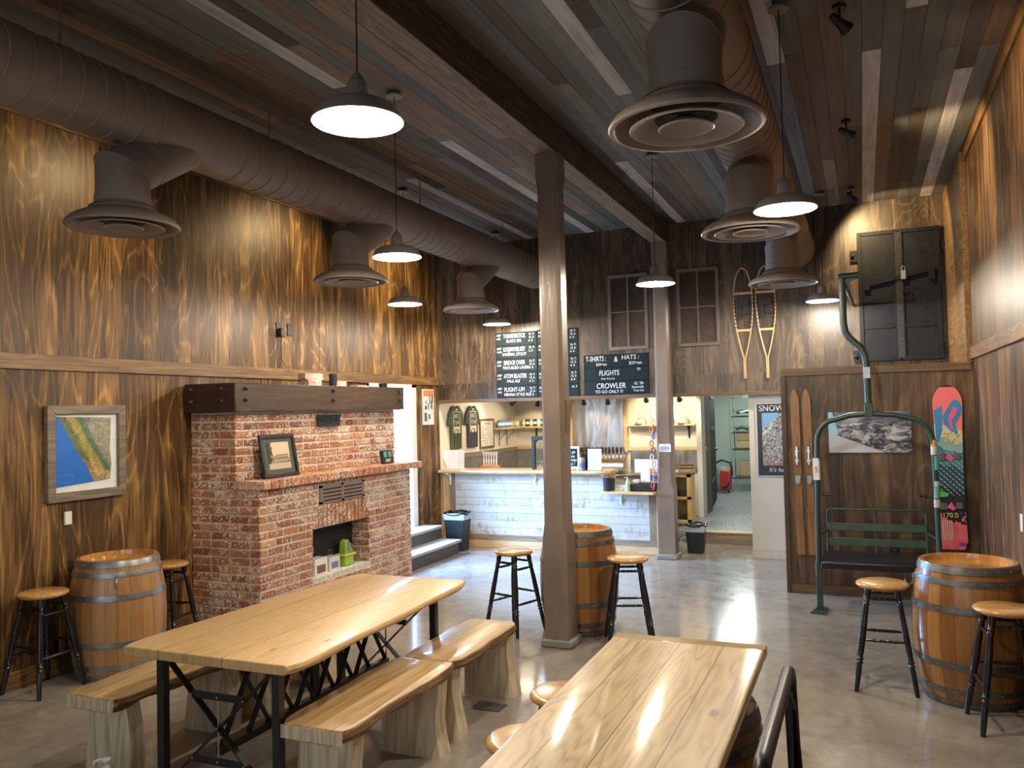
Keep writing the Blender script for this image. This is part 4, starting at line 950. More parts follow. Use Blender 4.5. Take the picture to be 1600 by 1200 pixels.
text('0170.0', .062, 'size_number', YE_, t, (-.113, -.007, .295), ext=.001, sx=1.0)
shape([(-.10,.64-.1),(-.02,.62-.1),(-.03,.59-.1),(-.07,.585-.1),(-.10,.585-.1)], 'green_splash', plain('graphic_green', (.06, .55, .10), .4))
m = MB(); [m.prism([(-.10+i*.018,.27),(-.094+i*.018,.27),(-.088+i*.019,.08+.012*(i % 3)),(-.094+i*.019,.08)], .001, (0,-.006,0)) for i in range(6)]; m.build('white_stripes', plain('graphic_pale', (.55, .58, .48), .4), t)
def clover(zc):
    q = MB(); q.box(-.10, -.035, -.014, -.005, zc-.035, zc+.03).box(.035, .095, -.014, -.005, zc-.025, zc+.035); q.build('binding_plate', plain('binding_grey', (.10, .10, .11), .5), t, bevel=.008)
    MB().prism([(-.04,zc-.01),(.0,zc+.04),(.035,zc-.02),(.01,zc-.04)], .006, (0,-.013,0)).build('binding_disc', PK, t)
clover(.86); clover(.40)
box(.05, .10, -.0075, -.006, .035, .065).build('serial_label', plain('label_purple', (.18, .03, .35), .5), t)

# ---------------------------------------------------------------- bar stools
def stool(label):
    t = thing('bar_stool', label, 'stool', (0,0,0), 0, 'round wooden bar stools')
    MB().lathe([(.001, .655), (.125, .655), (.150, .660), (.166, .672), (.168, .682), (.160, .692), (.14, .697), (.001, .700)], 40).build('seat', M['seat'], t, ang=50)
    TP = [(0,.020),(.06,.021),(.10,.015),(.115,.022),(.13,.015),(.145,.021),(.17,.016),(.30,.019),(.45,.021),(.60,.019),(.66,.016),(.68,.023),(.70,.015),(.72,.022),(.74,.015),(.76,.018),(.88,.017),(1,.014)]
    tops = {}; 
    for sx in (-1, 1):
        for sy in (-1, 1):
            a, b = Vector((sx*.088, sy*.088, .658)), Vector((sx*.182, sy*.182, 0)); tops[sx, sy] = (a, b)
            MB().turned(a, b, TP, 12).build('leg', M['black_gloss'], t, ang=50)
    at = lambda k_, z: tops[k_][0].lerp(tops[k_][1], (.658-z)/.658)
    RP = [(0,.007),(.12,.008),(.3,.012),(.36,.009),(.40,.013),(.44,.009),(.5,.012),(.56,.009),(.60,.013),(.64,.009),(.70,.012),(.88,.008),(1,.007)]
    for z, pairs in ((.595, (((-1,-1),(1,-1)), ((-1,1),(1,1)))), (.545, (((-1,-1),(-1,1)), ((1,-1),(1,1)))), (.33, (((-1,-1),(1,-1)), ((-1,1),(1,1)))), (.26, (((-1,-1),(-1,1)), ((1,-1),(1,1))))):
        for p, q in pairs: MB().turned(at(p, z), at(q, z), RP, 8).build('rung', M['black_gloss'], t, ang=50)
    return t
S0 = stool('x')
for i, (x, y, rz, lb) in enumerate((
    (-5.42, 4.17, .02, 'bar stool left of the left barrel, below the relief map'),
    (-5.42, 5.32, .2, 'bar stool behind the left barrel beside the brick fireplace'),
    (-2.83, 6.66, -.33, 'bar stool to the left of the front post'),
    (-1.80, 6.60, .35, 'bar stool to the right of the front post and middle barrel'),
    (.08, 6.14, .0, 'bar stool left of the right barrel, in front of the chairlift seat'),
    (.72, 5.59, .12, 'bar stool at the right edge of the photo before the right barrel'),
    (-1.20, 3.39, .1, 'farther of two bar stools tucked under the glossy table, left side'),
    (-1.17, 2.87, .0, 'nearer of two bar stools tucked under the glossy table, left side'))):
    place(S0, i > 0, (x, y, 0), rz, lb)

# ---------------------------------------------------------------- wine barrels
def barrel(label, staves, hoopm, hook=None):
    t = thing('wine_barrel', label, 'barrel', (0,0,0), 0, 'wine barrels used as tables'); H = .87
    R = lambda z: .282 + .060*math.sin(PI*z/H)**.85
    pr = [(R(H*i/24), H*i/24) for i in range(25)]
    prof = pr+[(R(H)-.022, H), (R(H)-.028, H-.035), (.001, H-.035)]
    MB().lathe([(.001, .01)]+[(pr[0][0]-.02, .0)]+pr[:], 64, cap=False).build('staves', staves, t, ang=60)
    MB().lathe([(R(H), H), (R(H)-.024, H), (R(H)-.028, H-.036)], 64, cap=False).build('chime', M['head'], t)
    MB().lathe([(.001, H-.034), (R(H)-.026, H-.034)], 64, cap=False).build('head', M['head'], t)
    for z0, z1 in ((.822, .866), (.752, .790), (.585, .628), (.245, .288), (.080, .118), (.004, .048)):
        h_ = MB().lathe([(R(z0)+.001, z0), (R(z0)+.0045, z0+.001), (R((z0+z1)/2)+.005, (z0+z1)/2), (R(z1)+.0045, z1-.001), (R(z1)+.001, z1)], 64, cap=False).build('hoop', hoopm, t)
        zc = (z0+z1)/2; rv = MB()
        for k in range(22):
            a = 2*PI*k/22+.1*z0; rr_ = R(zc)+.0035; rv.lathe([(.005, 0), (.003, .003), (.0005, .0036)], 6, (rr_*math.cos(a), rr_*math.sin(a), zc), (math.cos(a), math.sin(a), 0))
        o = rv.build('rivet_row', M['rivet'], h_); o['kind'] = 'stuff'
    if hook is not None:
        c, s_ = math.cos(hook), math.sin(hook); r_ = R(.74)
        P = [(r_, .77), (r_+.012, .765), (r_+.012, .71), (r_+.02, .695), (r_+.04, .69), (r_+.055, .70), (r_+.06, .725)]
        MB().tube([(a*c, a*s_, z) for a, z in P], .005, 8).build('hook', M['chrome'], t)
    return t
def bl_(lb, x, y, rz, st, hp, hook): o = barrel(lb, st, hp, hook); o.location = (x, y, 0); o.rotation_euler = (0, 0, rz)
bl_('wine barrel against the left wall between two stools, shiny hoops', -5.27, 4.68, .3, M['barrel'], M['galv'], -1.05)
bl_('wine barrel behind the front post in the middle of the room', -2.32, 6.90, 1.1, M['barrel2'], M['galv_dark'], None)
bl_('wine barrel by the right wall between two stools, with small hook', .59, 6.10, 2.0, M['barrel2'], M['galv_dark'], 1.1)
bl_('wine barrel under the glossy narrow table, mostly hidden', -.655, 2.95, .5, M['barrel2'], M['galv_dark'], None)

# ---------------------------------------------------------------- long dining table
rt = random.Random(5)
def live_slab(x0a, x1a, x0b, x1b, y0, y1, z0, z1, wav=.012, n=26, und=.02, seed=1, crn=.03):
    # slab with wavy long sides; (x0a,x1a) at the near end, (x0b,x1b) at the far end
    r = random.Random(seed); p1, p2, p3 = r.uniform(0, 6), r.uniform(0, 6), r.uniform(0, 6)
    wv = lambda t_, p: wav*(math.sin(5*t_+p)+.5*math.sin(11*t_+2*p)+.3*math.sin(23*t_+p))
    vs = []
    for i in range(n+1):
        t_ = i/n; y = y0+(y1-y0)*t_; e = min(1, min(t_, 1-t_)*n/1.2); cr = (1-e)*crn
        a = x0a+(x0b-x0a)*t_+wv(t_, p1)+cr; b = x1a+(x1b-x1a)*t_+wv(t_, p2)-cr
        u1 = und*(1+.5*math.sin(17*t_+p3)); zm = (z0+z1)/2
        vs += [(a+u1, y, z0), (a-.004, y, zm), (a+.004, y, z1-.004), (a+.012, y, z1), (b-.012, y, z1), (b-.004, y, z1-.004), (b+.004, y, zm), (b-u1, y, z0)]
    fs = [(i*8+k, i*8+(k+1) % 8, (i+1)*8+(k+1) % 8, (i+1)*8+k) for i in range(n) for k in range(8)]+[tuple(range(7,-1,-1)), tuple(n*8+k for k in range(8))]
    return MB().add(vs, fs)
t = thing('dining_table', 'long live edge pine dining table on black lattice steel base, left of centre', 'table', (-2.96, 4.05, 0))
ts = MB(); q = live_slab(-.555, .525, -.43, .475, -.94, 1.03, .712, .76, .007, seed=4); q.build('tabletop', M['table1'], t, bevel=.004, ang=30)
SB = M['steel_black']
for x in (-.36, .36):
    for y in (-.83, .72): MB().box(x-.022, x+.022, y-.022, y+.022, 0, .712).build('leg', SB, t, bevel=.002)
def endframe(y):
    m = MB()
    m.bar((-.34, y, .70), (.34, y, .06), .008, .035, (0,1,0)).bar((.34, y+.012, .70), (-.34, y+.012, .06), .008, .035, (0,1,0))
    m.box(-.16, .16, y-.012, y-.004, .515, .55).box(-.16, .16, y-.012, y-.004, .20, .235)
    m.box(-.36, .36, y-.01, y+.01, .69, .712)
    return m.build('end_brace', SB, t)
for y in (-.83, .72):
    e = endframe(y); b = MB()
    for x, z in ((-.30,.68),(.30,.68),(-.16,.53),(.16,.53),(0,.53),(0,.38),(-.16,.218),(.16,.218),(0,.218)): b.lathe([(.007,0),(.004,.004),(.0005,.005)], 6, (x, y-.014, z), (0,-1,0))
    b.box(-.005, .005, y-.006, y-.004, .2, .55); o = b.build('bolt_row', M['rivet'], e); o['kind'] = 'stuff'
lt = MB(); ya, yb = -.83, .72; za, zb = .27, .705
lt.box(-.02, .02, ya, yb, za-.02, za+.02).box(-.02, .02, ya, yb, zb-.02, zb+.005)
nb = 8; st = (yb-ya)/nb
for i in range(nb):
    y = ya+i*st; 
    lt.bar((.006, y, za), (.006, min(yb, y+2*st*.72), zb), .006, .03, (1,0,0)) if i < nb-1 else None
    lt.bar((-.006, y+st, za), (-.006, max(ya, y+st-2*st*.72), zb), .006, .03, (1,0,0)) if i > 0 else None
lt.box(-.012, .012, -.09, -.03, za, zb)
lt.build('lattice_truss', SB, t)

# ---------------------------------------------------------------- log benches
def bench(x, y0, y1, w, lab, legs, seed):
    t = thing('log_bench', lab, 'bench', (x, (y0+y1)/2, 0), 0, 'split log benches'); L = (y1-y0)/2; h = w/2
    so = live_slab(-h, h, -h, h, -L, L, .395, .47, .008, 22, .045, seed).build('seat', [M['bench'], M['bark']], t, bevel=.004, ang=30)
    for p_ in so.data.polygons[:22*8]:
        if p_.index % 8 in (0, 1, 5, 6): p_.material_index = 1
    e = live_slab(h-.012, h+.004, h-.012, h+.004, -L+.004, L-.004, .402, .458, .008, 22, .03, seed)
    MB().box(-h+.03, h-.03, -L-.003, -L+.002, .402, .462).build('end_grain', M['slab'], t)
    for (yy, wb, th) in legs:
        r = random.Random(seed+int(yy*10)); vs = []; n = 8
        for i in range(n+1):
            z = .40*i/n; k_ = i/n; ww = wb*(1.0-.12*k_+.03*math.sin(5*k_+seed)); tt = th*(1+.15*(1-k_)); ox = .012*math.sin(4*k_+seed)
            vs += [(-ww+ox, yy-tt*.5, z), (-ww*.6+ox, yy-tt*.62, z), (ww*.6+ox, yy-tt*.58, z), (ww+ox-.012, yy-tt*.42, z), (ww+ox, yy+tt*.35, z), (ww*.8+ox, yy+tt*.5, z), (-ww*.8+ox, yy+tt*.5, z), (-ww+ox-.006, yy+tt*.2, z)]
        fs = [(i*8+k, i*8+(k+1) % 8, (i+1)*8+(k+1) % 8, (i+1)*8+k) for i in range(n) for k in range(8)]+[tuple(range(7,-1,-1)), tuple(n*8+k for k in range(8))]
        MB().add(vs, fs).build('leg', M['slab'], t, ang=40)
    return t
bench(-2.385, 3.18, 4.27, .40, 'split log bench nearest the camera on the right side of the pine table', ((-.38, .165, .10), (.42, .19, .12)), 3)
bench(-2.375, 4.285, 5.22, .38, 'split log bench at the far right end of the pine table, toward the post', ((-.38, .17, .10), (.40, .18, .12)), 8)
bench(-3.74, 3.14, 4.18, .38, 'split log bench at the left of the pine table, near end by the stool', ((-.36, .16, .10), (.37, .17, .12)), 12)
bench(-3.72, 4.20, 5.15, .38, 'split log bench on the fireplace side, mostly hidden by the pine table', ((-.34, .17, .10), (.34, .18, .12)), 21)

# ---------------------------------------------------------------- narrow glossy bar-height table
t = thing('high_table', 'narrow glossy spruce plank table at bar height, bottom centre of the photo', 'table', (-.65, 2.2, 0))
m = live_slab(-.275, .295, -.293, .289, -1.15, .99, .962, 1.0, .001, 20, .003, 2, 0)
m.build('tabletop', M['table2'], t, bevel=.004)
box(-.292, .289, .9905, 1.055, .962, 1.0).build('breadboard_end', M['table2end'] if 'table2end' in M else wood('spruce_end', (.46, .31, .16), (.62, .45, .25), (.72, .55, .33), 'x', 1, .14, 1.0), t, bevel=.002)
for y in (-.85, .42, .92): box(-.22, .22, y-.05, y+.05, .872, .9615).build('cleat', M['pine'], t, bevel=.003)
for sx in (-.2, .2): box(sx-.035, sx+.035, -1.0, -.93, 0, .962).build('leg', M['pinez'], t, bevel=.004)

# steel chair, back seen at the bottom right
B0_ = M['black']
t = thing('metal_chair', 'black tubular metal bar chair facing the glossy table, back rail showing', 'chair', (-.245, 2.42, 0))
B = M['black']
def arm(y0, y1, z, zb):
    P = [(.03, y0, zb), (.0, y0, z-.07)]
    for i in range(5): a = i/4*PI/2; P.append((0, y0+.06*(1-math.cos(a)), z-.07+.07*math.sin(a)))
    for i in range(5): a = PI/2-i/4*PI/2; P.append((0, y1-.06*(1-math.cos(a)), z-.07+.07*math.sin(a)))
    P += [(.0, y1, z-.07), (.03, y1, zb)]; return P
MB().tube(arm(-.42, .39, 1.06, .0), .021, 12).build('back_frame', B, t)
MB().tube([(.035, .33, .60), (.02, .345, .8), (.012, .33, .95), (.005, .24, 1.03)], .012, 8).build('back_stay', B, t)
MB().box(.004, .012, .26, .345, .55, 1.0).build('back_splat', B, t, bevel=.002)
MB().box(.02, .34, -.40, .37, .60, .625).build('seat', B, t, bevel=.01)
for y in (-.38, .35): MB().cyl((.32, y, .60), (.36, y+.0, .0), .014).build('leg', B, t)
MB().cyl((.34, -.38, .25), (.34, .35, .25), .009).build('foot_rail', B, t)

# white pump bottle at the bottom left edge
t = thing('pump_bottle', 'white plastic pump bottle at the bottom left edge before the log bench', 'bottle', (-3.50, 3.03, 0))
MB().lathe([(.001, 0), (.04, 0), (.042, .01), (.042, .14), (.03, .165), (.015, .17), (.015, .185)], 20).build('body', M['white'], t)
MB().lathe([(.018, .18), (.018, .20), (.008, .202), (.008, .215), (.020, .216), (.022, .228), (.018, .232), (.001, .232)], 16).tube([(0,0,.224), (-.03, -.01, .224), (-.055, -.02, .215), (-.06, -.022, .20)], .008, 8).build('pump', M['white'], t)
box(-.10, .10, -.07, .07, .0005, .004).build('floor_outlet', M['galv_dark'], loc=(-2.28, 4.90, 0)); o = bpy.data.objects['floor_outlet']; tag(o, 'flat grey metal floor box cover right of the log bench', 'floor plate')

# ---------------------------------------------------------------- bar
t = thing('bar_counter', 'long bar with whitewashed plank front and honey wood live edge top', 'bar', (0, 0, 0))
rb2 = random.Random(9); m = MB(); z = .17
hs = [.105]*11
x0, x1, yf = -5.42, -2.60, 10.66
r = 0
while z < 1.04:
    zt = min(z+.103, 1.035); a = x0; brk = [x0]; 
    while brk[-1] < x1: brk.append(min(x1, brk[-1]+rb2.uniform(.7, 1.9)))
    for p, q in zip(brk, brk[1:]):
        if q-p < .01: continue
        g = rb2.uniform(.88, 1.08); m.cc = (.60*g, .61*g, .60*g)
        zz = zt if not (p < -3.15 < q and 0) else zt
        if z >= .80 and q > -3.15:
            q = -3.15
            if p >= q: continue
        m.box(p+.001, q-.001, yf, yf+.02, z+.0015, zt-.0015)
    z += .103
m.build('front_planks', M['ww'], t)
mb = box(x0-.1, -3.15, yf+.021, yf+.10, 0, 1.035); mb.box(-3.15, x1+.1, yf+.021, yf+.10, 0, .80)
mb.build('frame_wall', M['greywood'], t)
box(-5.60, -5.50, yf-.04, yf+.02, 0, 1.035).build('end_board', M['pinez'], t, bevel=.003)
box(-5.50, x0, yf-.015, yf+.02, .09, 1.035).build('stile', M['greywoodz'], t)
box(x1, -2.50, yf-.015, yf+.02, .09, .80).build('stile', M['greywoodz'], t)
box(-2.50, -2.42, yf-.04, yf+.02, 0, .80).build('end_board', M['pinez'], t, bevel=.003)
box(-5.499, -2.501, yf-.02, yf+.0, .095, .17).build('lower_rail', M['greywood'], t)
box(-5.60, -2.405, yf-.055, yf-.021, 0, .095).build('base_board', M['pine'], t, bevel=.003)
def bartop(x0, x1, y0, y1, z0, z1, name):
    n = 30; vs = []
    for i in range(n+1):
        k_ = i/n; x = x0+(x1-x0)*k_; f = y0+.012*math.sin(9*k_+1)+.006*math.sin(23*k_)+(max(0, k_-.93)/.07)**2*.10
        vs += [(x, f+.015, z0), (x, f, (z0+z1)/2), (x, f+.008, z1), (x, y1, z1), (x, y1, z0)]
    fs = [(i*5+k, i*5+(k+1) % 5, (i+1)*5+(k+1) % 5, (i+1)*5+k) for i in range(n) for k in range(5)]+[tuple(range(4,-1,-1)), tuple(n*5+k for k in range(5))]
    return MB().add(vs, fs).build(name, M['barwood'], t, ang=30)
bartop(-5.61, -3.09, 10.49, 10.98, 1.036, 1.078, 'bar_top')
t_bar = t
def bracket(x, zt, yb, name='bracket', par=None, d=.13, mat=None, h=.17):
    return MB().box(x-.012, x+.012, yb-.012, yb, zt-h, zt).box(x-.012, x+.012, yb-d, yb, zt-.01, zt).tube([(x, yb-d+.01, zt-.01), (x, yb-.035, zt-.045), (x, yb-.006, zt-h+.01)], .006, 6).build(name, mat or M['paper'], par)
for x in (-5.47, -4.18, -3.20): bracket(x, 1.034, yf-.001 if x > -5.4 else yf-.041, par=t)
bracket(-2.97, .80, yf-.001, par=t)
t = t_bar
ls = MB().prism([(-3.17,10.35),(-2.46,10.28),(-2.43,10.36),(-2.43,10.98),(-3.17,10.98)], .035, (0,0,.802), (1,0,0), (0,1,0), (0,0,1)); ls.build('lower_shelf', M['barwood'], t, bevel=.004)
box(-3.17, -3.13, 10.60, 10.98, .838, 1.035).build('shelf_cheek', M['pinez'], t)
# back counter and fittings
t = thing('back_counter', 'stainless topped counter along the cream wall behind the bar', 'counter', (0,0,0))
box(-5.62, -2.9, 12.95, 13.49, 0, .80).build('cabinet', plain('taupe_cabinet', (.30, .25, .19), .5), t)
box(-5.62, -2.9, 12.92, 13.49, .80, .835).build('worktop', M['stainless'], t, bevel=.004)
box(-5.625, -4.62, 13.47, 13.49, .876, 1.22).build('backsplash', plain('grey_tile_splash', (.20, .20, .19), .25), t)
box(-5.625, -5.60, 11.0, 13.46, .876, 1.185).build('side_splash', plain('grey_tile_side', (.18, .17, .16), .25), t)
box(-3.58, -2.47, 13.475, 13.49, .836, 1.20).build('steel_backsplash', M['stainless'], t)
o = struct(box(-5.629, -5.60, 10.95, 13.5, 1.19, 1.27).build('trim_11', M['greywoody']))
o = struct(box(-5.6, -4.64, 13.46, 13.499, 1.225, 1.29).build('trim_12', M['pine']))
# tap wall: stainless sheet with wooden edging, taps, bulged drip tray
t = thing('beer_tap_panel', 'stainless steel sheet panel with a row of black beer tap handles', 'beer tap wall', (-4.11, 13.49, 0))
n = 40; vs = []
for i in range(n+1):
    x = -.47+.94*i/n; yb = -.03-.012*math.sin(i*.16)-.003*math.sin(i*.37+1)
    vs += [(x, yb, 1.12), (x, yb-.004*math.sin(i*.7), 1.55), (x, yb+.004*math.sin(i*.5), 2.32)]
MB().add(vs, [(i*3+k, (i+1)*3+k, (i+1)*3+k+1, i*3+k+1) for i in range(n) for k in range(2)]).build('steel_sheet', M['stainless'], t, ang=80)
for x in (-.50, .465): box(x-.03, x+.03, -.035, 0, 1.18, 2.34).build('edging', M['pinez'], t)
vs = []; n = 10
for i in range(n+1):
    a = i/n; y = -.04-.22*math.sin(a*PI*.55); z = 1.13-.23*a
    vs += [(-.46, y, z), (.46, y, z)]
MB().add(vs, [(i*2, i*2+1, i*2+3, i*2+2) for i in range(n)]).box(-.46, .46, -.33, -.06, .878, .90).build('drip_tray', M['stainless'], t, ang=60)
for i in range(13):
    x = -.40+i*.0665
    h_ = MB().lathe([(.006, 0), (.014, .01), (.018, .06), (.011, .10), (.001, .102)], 12, (x, -.11, 1.155)).build('tap_handle', M['black'], t)
    MB().tube([(x, -.04, 1.12), (x, -.11, 1.12), (x, -.125, 1.08), (x, -.128, 1.04)], .010, 8).lathe([(.016, 0), (.016, .03)], 12, (x, -.11, 1.125)).build('faucet', M['chrome'], h_)
# merchandise wall: frame, hat shelf with caps
t = thing('hat_shelf', 'narrow wall shelf of light wood on black brackets holding caps', 'shelf', (-3.04, 13.49, 1.60))
box(-.565, .565, -.19, 0, 0, .028).build('board', M['pine'], t, bevel=.002)
for x in (-.16, .44): MB().box(x-.014, x+.014, -.012, 0, -.20, 0).bar((x, -.004, -.12), (x, -.15, -.006), .012, .012).build('bracket', M['black'], t)
box(-3.63, -2.33, 13.46, 13.499, 1.20, 1.255).build('trim_13', M['pine']); struct(bpy.data.objects['trim_13'])
def cap_(x, lb, mat):
    t = thing('baseball_cap', lb, 'cap', (x, 13.39, 1.629), 0, 'caps on the wall shelf')
    c = MB(); n = 20
    c.lathe([(.085, 0), (.088, .02), (.082, .06), (.062, .095), (.03, .112), (.001, .116)], 24, cap=False).build('crown', mat, t, ang=60)
    MB().prism([(.055*math.cos(a)-.0 if 0 else .075*math.cos(a), -.06-.075*math.sin(a)*1.0) for a in [PI*i/12 for i in range(13)]], .006, (0,0,.004), (1,0,0), (0,1,0), (0,0,1)).build('brim', M['capb'], t)
    MB().sphere((0,0,.116), .006, 8).build('button', M['capb'], t)
    MB().prism([(-.03,.03),(.03,.03),(.026,.075),(-.026,.075)], .004, (0,-.092,0)).build('patch', M['paper'], t)
    t.rotation_euler = (0,0,-.5)
M['capb'] = plain('cap_brown', (.16, .11, .09), .7); M['capg'] = plain('cap_grey', (.38, .34, .33), .8)
cap_(-3.36, 'grey cap with brown brim on the shelf left of the far post', M['capg'])
cap_(-2.90, 'grey cap on the shelf mostly behind the far post', M['capg'])
cap_(-2.66, 'grey cap with brown brim on the shelf right of the far post', M['capg'])
t = thing('small_sign', 'small orange lined wooden sign above the caps on the cream wall', 'sign', (-3.02, 13.499, 1.83))
box(-.11, .11, -.012, 0, -.06, .06).build('board', M['pine'], t)
for i in range(3): box(-.08, .08, -.0135, -.012, -.03+i*.025, -.022+i*.025).build('line', plain('orange_ink', (.6, .25, .06), .5), t)

# shirts on the left cream wall
def shirt(y, lb, mat):
    t = thing('t_shirt', lb, 'shirt', (-5.622, y, 1.35), 0, 'shirts hung on the cream wall')
    P = [(-.17,0),(.17,0),(.175,.34),(.215,.37),(.275,.34),(.225,.53),(.11,.635),(.06,.645),(.0,.60),(-.06,.645),(-.11,.635),(-.225,.53),(-.275,.34),(-.215,.37),(-.175,.34)]
    n = len(P); vs = []
    MB().prism(P, .03, (0,0,0), (0,1,0), (0,0,1), (1,0,0)).build('body', mat, t, bevel=.01, seg=2)
    f = MB()
    for yy in (-.09, .02, .11): f.tube([(.028, yy, .01), (.034, yy+.01, .2), (.028, yy+.015, .27)], .012, 6)
    f.build('fold', mat, t)
    box(.031, .033, -.11, .11, .235, .56).build('print', M['shirtprint'], t)
    q = MB()
    q.box(.0331, .0342, -.095, .095, .335, .548); q.build('print_ground', M['shirtdark'], t)
    text('BIKE', .09, 'print_text', M['shirtprint'], t, (.0345, -.085, .46), (PI/2, 0, PI/2), .0006, sx=.80); text('TOWN', .09, 'print_text', M['shirtprint'], t, (.0345, -.085, .36), (PI/2, 0, PI/2), .0006, sx=.66)
    text('Truckee' if 0 else 'Tahoe' if 0 else 'Tours', .05, 'print_text', M['shirtdark'], t, (.0345, -.06, .27), (PI/2, 0, PI/2), .0006)
    box(.03, .034, -.02, .02, .575, .60).build('neck_tag', M['paper'], t); return t
M['shirtprint'] = plain('print_cream', (.58, .55, .38), .7); M['shirtdark'] = plain('print_dark', (.04, .045, .035), .7)
shirt(11.09, 'olive green printed t-shirt hanging behind the bar at the left', plain('olive_cloth', (.075, .095, .04), .85, bump=.2))
shirt(11.66, 'charcoal printed t-shirt hanging behind the bar beside the green one', plain('charcoal_cloth', (.055, .05, .06), .85, bump=.2))
t = thing('whiteboard', 'small wood framed whiteboard with faint writing right of the shirts', 'whiteboard', (-5.628, 12.22, 1.545))
f = MB()
f.box(0, .02, -.27, .27, -.235, -.205).box(0, .02, -.27, .27, .205, .235).box(0, .02, -.27, -.245, -.205, .205).box(0, .02, .245, .27, -.205, .205); f.build('frame', M['trim'], t)
box(.002, .012, -.246, .246, -.206, .206).build('board', plain('board_white', (.62, .58, .52), .3), t)
m = MB(); rw = random.Random(8); m.box(.0122, .0132, -.11, .13, .15, .165)
o = m.build('heading', plain('marker_red', (.35, .2, .18), .6), t)
for i in range(6): box(.0122, .0132, -.19, -.19+rw.uniform(.08, .16), .11-i*.045, .12-i*.045).build('marker_line', plain('marker_grey', (.22, .2, .2), .6), t)

# cans along an L shaped shelf
t = thing('can_shelf', 'light wood corner shelf with scroll brackets behind the bar, full of cans', 'shelf', (0,0,1.625))
box(-5.62, -5.48, 12.50, 13.49, -.03, 0).build('board', M['pine'], t); box(-5.479, -4.66, 13.35, 13.49, -.03, 0).build('board', M['pine'], t)
for y in (12.70, 13.02):
    MB().tube([(-5.61, y, -.03), (-5.61, y, -.30)], .006, 6).tube([(-5.605, y, -.20), (-5.57, y, -.17), (-5.54, y, -.13), (-5.50, y, -.10), (-5.485, y, -.06), (-5.50, y, -.04), (-5.52, y, -.05)], .005, 6).build('scroll_bracket', M['black'], t)
box(-5.26, -5.235, 13.47, 13.49, -.30, -.03).build('bracket', M['black'], t)
cm = [plain('can_blue', (.10, .22, .50), .35), plain('can_yellow', (.55, .55, .16), .35), plain('can_white', (.6, .62, .66), .35), plain('can_black', (.03, .03, .05), .35)]
can0 = None
spots_ = [(-5.54, 12.55+i*.0705, 'left') for i in range(12)]+[(-5.46+i*.071, 13.42, 'back') for i in range(11)]
def can(mat):
    t = thing('beer_can', 'x', 'can', (0,0,0), 0, 'cans on the corner shelf'); MB().lathe([(.026, 0), (.032, .006), (.032, .108), (.027, .12)], 16).build('body', mat, t)
    MB().lathe([(.0275, .1185), (.0275, .124), (.024, .1242), (.023, .12), (.001, .12)], 16, cap=False).build('lid', M['can_lid'], t); MB().lathe([(.0324, .035), (.0324, .08)], 16, cap=False).build('band', M['paper'], t); return t
M['can_lid'] = plain('can_lid_black', (.03, .03, .04), .3)
protos = {}
ordn = ['first', 'second', 'third', 'fourth', 'fifth', 'sixth', 'seventh', 'eighth', 'ninth', 'tenth', 'eleventh', 'twelfth']
for i, (x, y, sd) in enumerate(spots_):
    kk = (0 if i % 12 < 7 else 1) if sd == 'left' else (1, 3, 1, 3, 2, 3, 1, 0, 0, 0, 0)[i-12]
    nm = ('blue', 'yellow', 'pale', 'black')[kk]; j = i if sd == 'left' else i-12
    lb = ('%s banded can, %s from the near end of the side wall shelf' if sd == 'left' else '%s banded can, %s from the corner on the back wall shelf') % (nm, ordn[j])
    if kk not in protos: protos[kk] = can(cm[kk]); place(protos[kk], False, (x, y, 1.6255), 0, lb)
    else: place(protos[kk], True, (x, y, 1.6255), 0, lb)

# track spots above the bar
def bspot(x, y, lb, tgt, power, size=80): return spot(x, y, *tgt, lb, power, size, z=2.135, grp='small black spots above the bar', colr=(1, .80, .52))
sb_ = [(-5.25, 12.5, 'small black spot above the bar over the charcoal shirt', (-5.6, 11.4, 1.5), 9), (-5.02, 13.0, 'small black spot above the left part of the can shelf', (-5.3, 13.45, 1.5), 7), (-4.88, 12.98, 'small black spot above the can shelf, next to its twin', (-5.6, 12.6, 1.5), 6),
       (-4.12, 12.7, 'small black spot above the stainless tap wall, left', (-4.25, 13.4, 1.3), 20), (-3.72, 12.7, 'small black spot above the stainless tap wall, right', (-3.9, 13.4, 1.2), 20), (-3.12, 12.75, 'small black spot above the cap shelf left of the far post', (-3.2, 13.45, 1.75), 26)]
for a in sb_: bspot(a[0], a[1], a[2], a[3], a[4])
bspot(-2.60, 12.75, 'small black spot above the cap shelf right of the far post', (-2.65, 13.45, 1.75), 22)
o = struct(box(-5.60, -2.4, 12.45, 13.1, 2.134, 2.155).build('trim_14', M['cream']))
bar_l = bpy.data.lights.new('bar_ceiling_light', 'AREA'); bar_l.shape = 'RECTANGLE'; bar_l.size = 2.4; bar_l.size_y = .3; bar_l.energy = 30; bar_l.color = (1, .86, .64)
o = bpy.data.objects.new('bar_ceiling_light', bar_l); o.location = (-4.0, 11.9, 2.33); col.objects.link(o)
sl = bpy.data.lights.new('storage_ceiling_light', 'AREA'); sl.shape = 'RECTANGLE'; sl.size = .6; sl.size_y = 3.5; sl.energy = 38; sl.color = (.90, 1, .95)
o = bpy.data.objects.new('storage_ceiling_light', sl); o.location = (-2.3, 16.4, 2.34); col.objects.link(o)
sl = bpy.data.lights.new('passage_ceiling_light', 'AREA'); sl.shape = 'RECTANGLE'; sl.size = .6; sl.size_y = .6; sl.energy = 5; sl.color = (1, .96, .88)
o = bpy.data.objects.new('passage_ceiling_light', sl); o.location = (-1.75, 11.4, 2.34); col.objects.link(o)

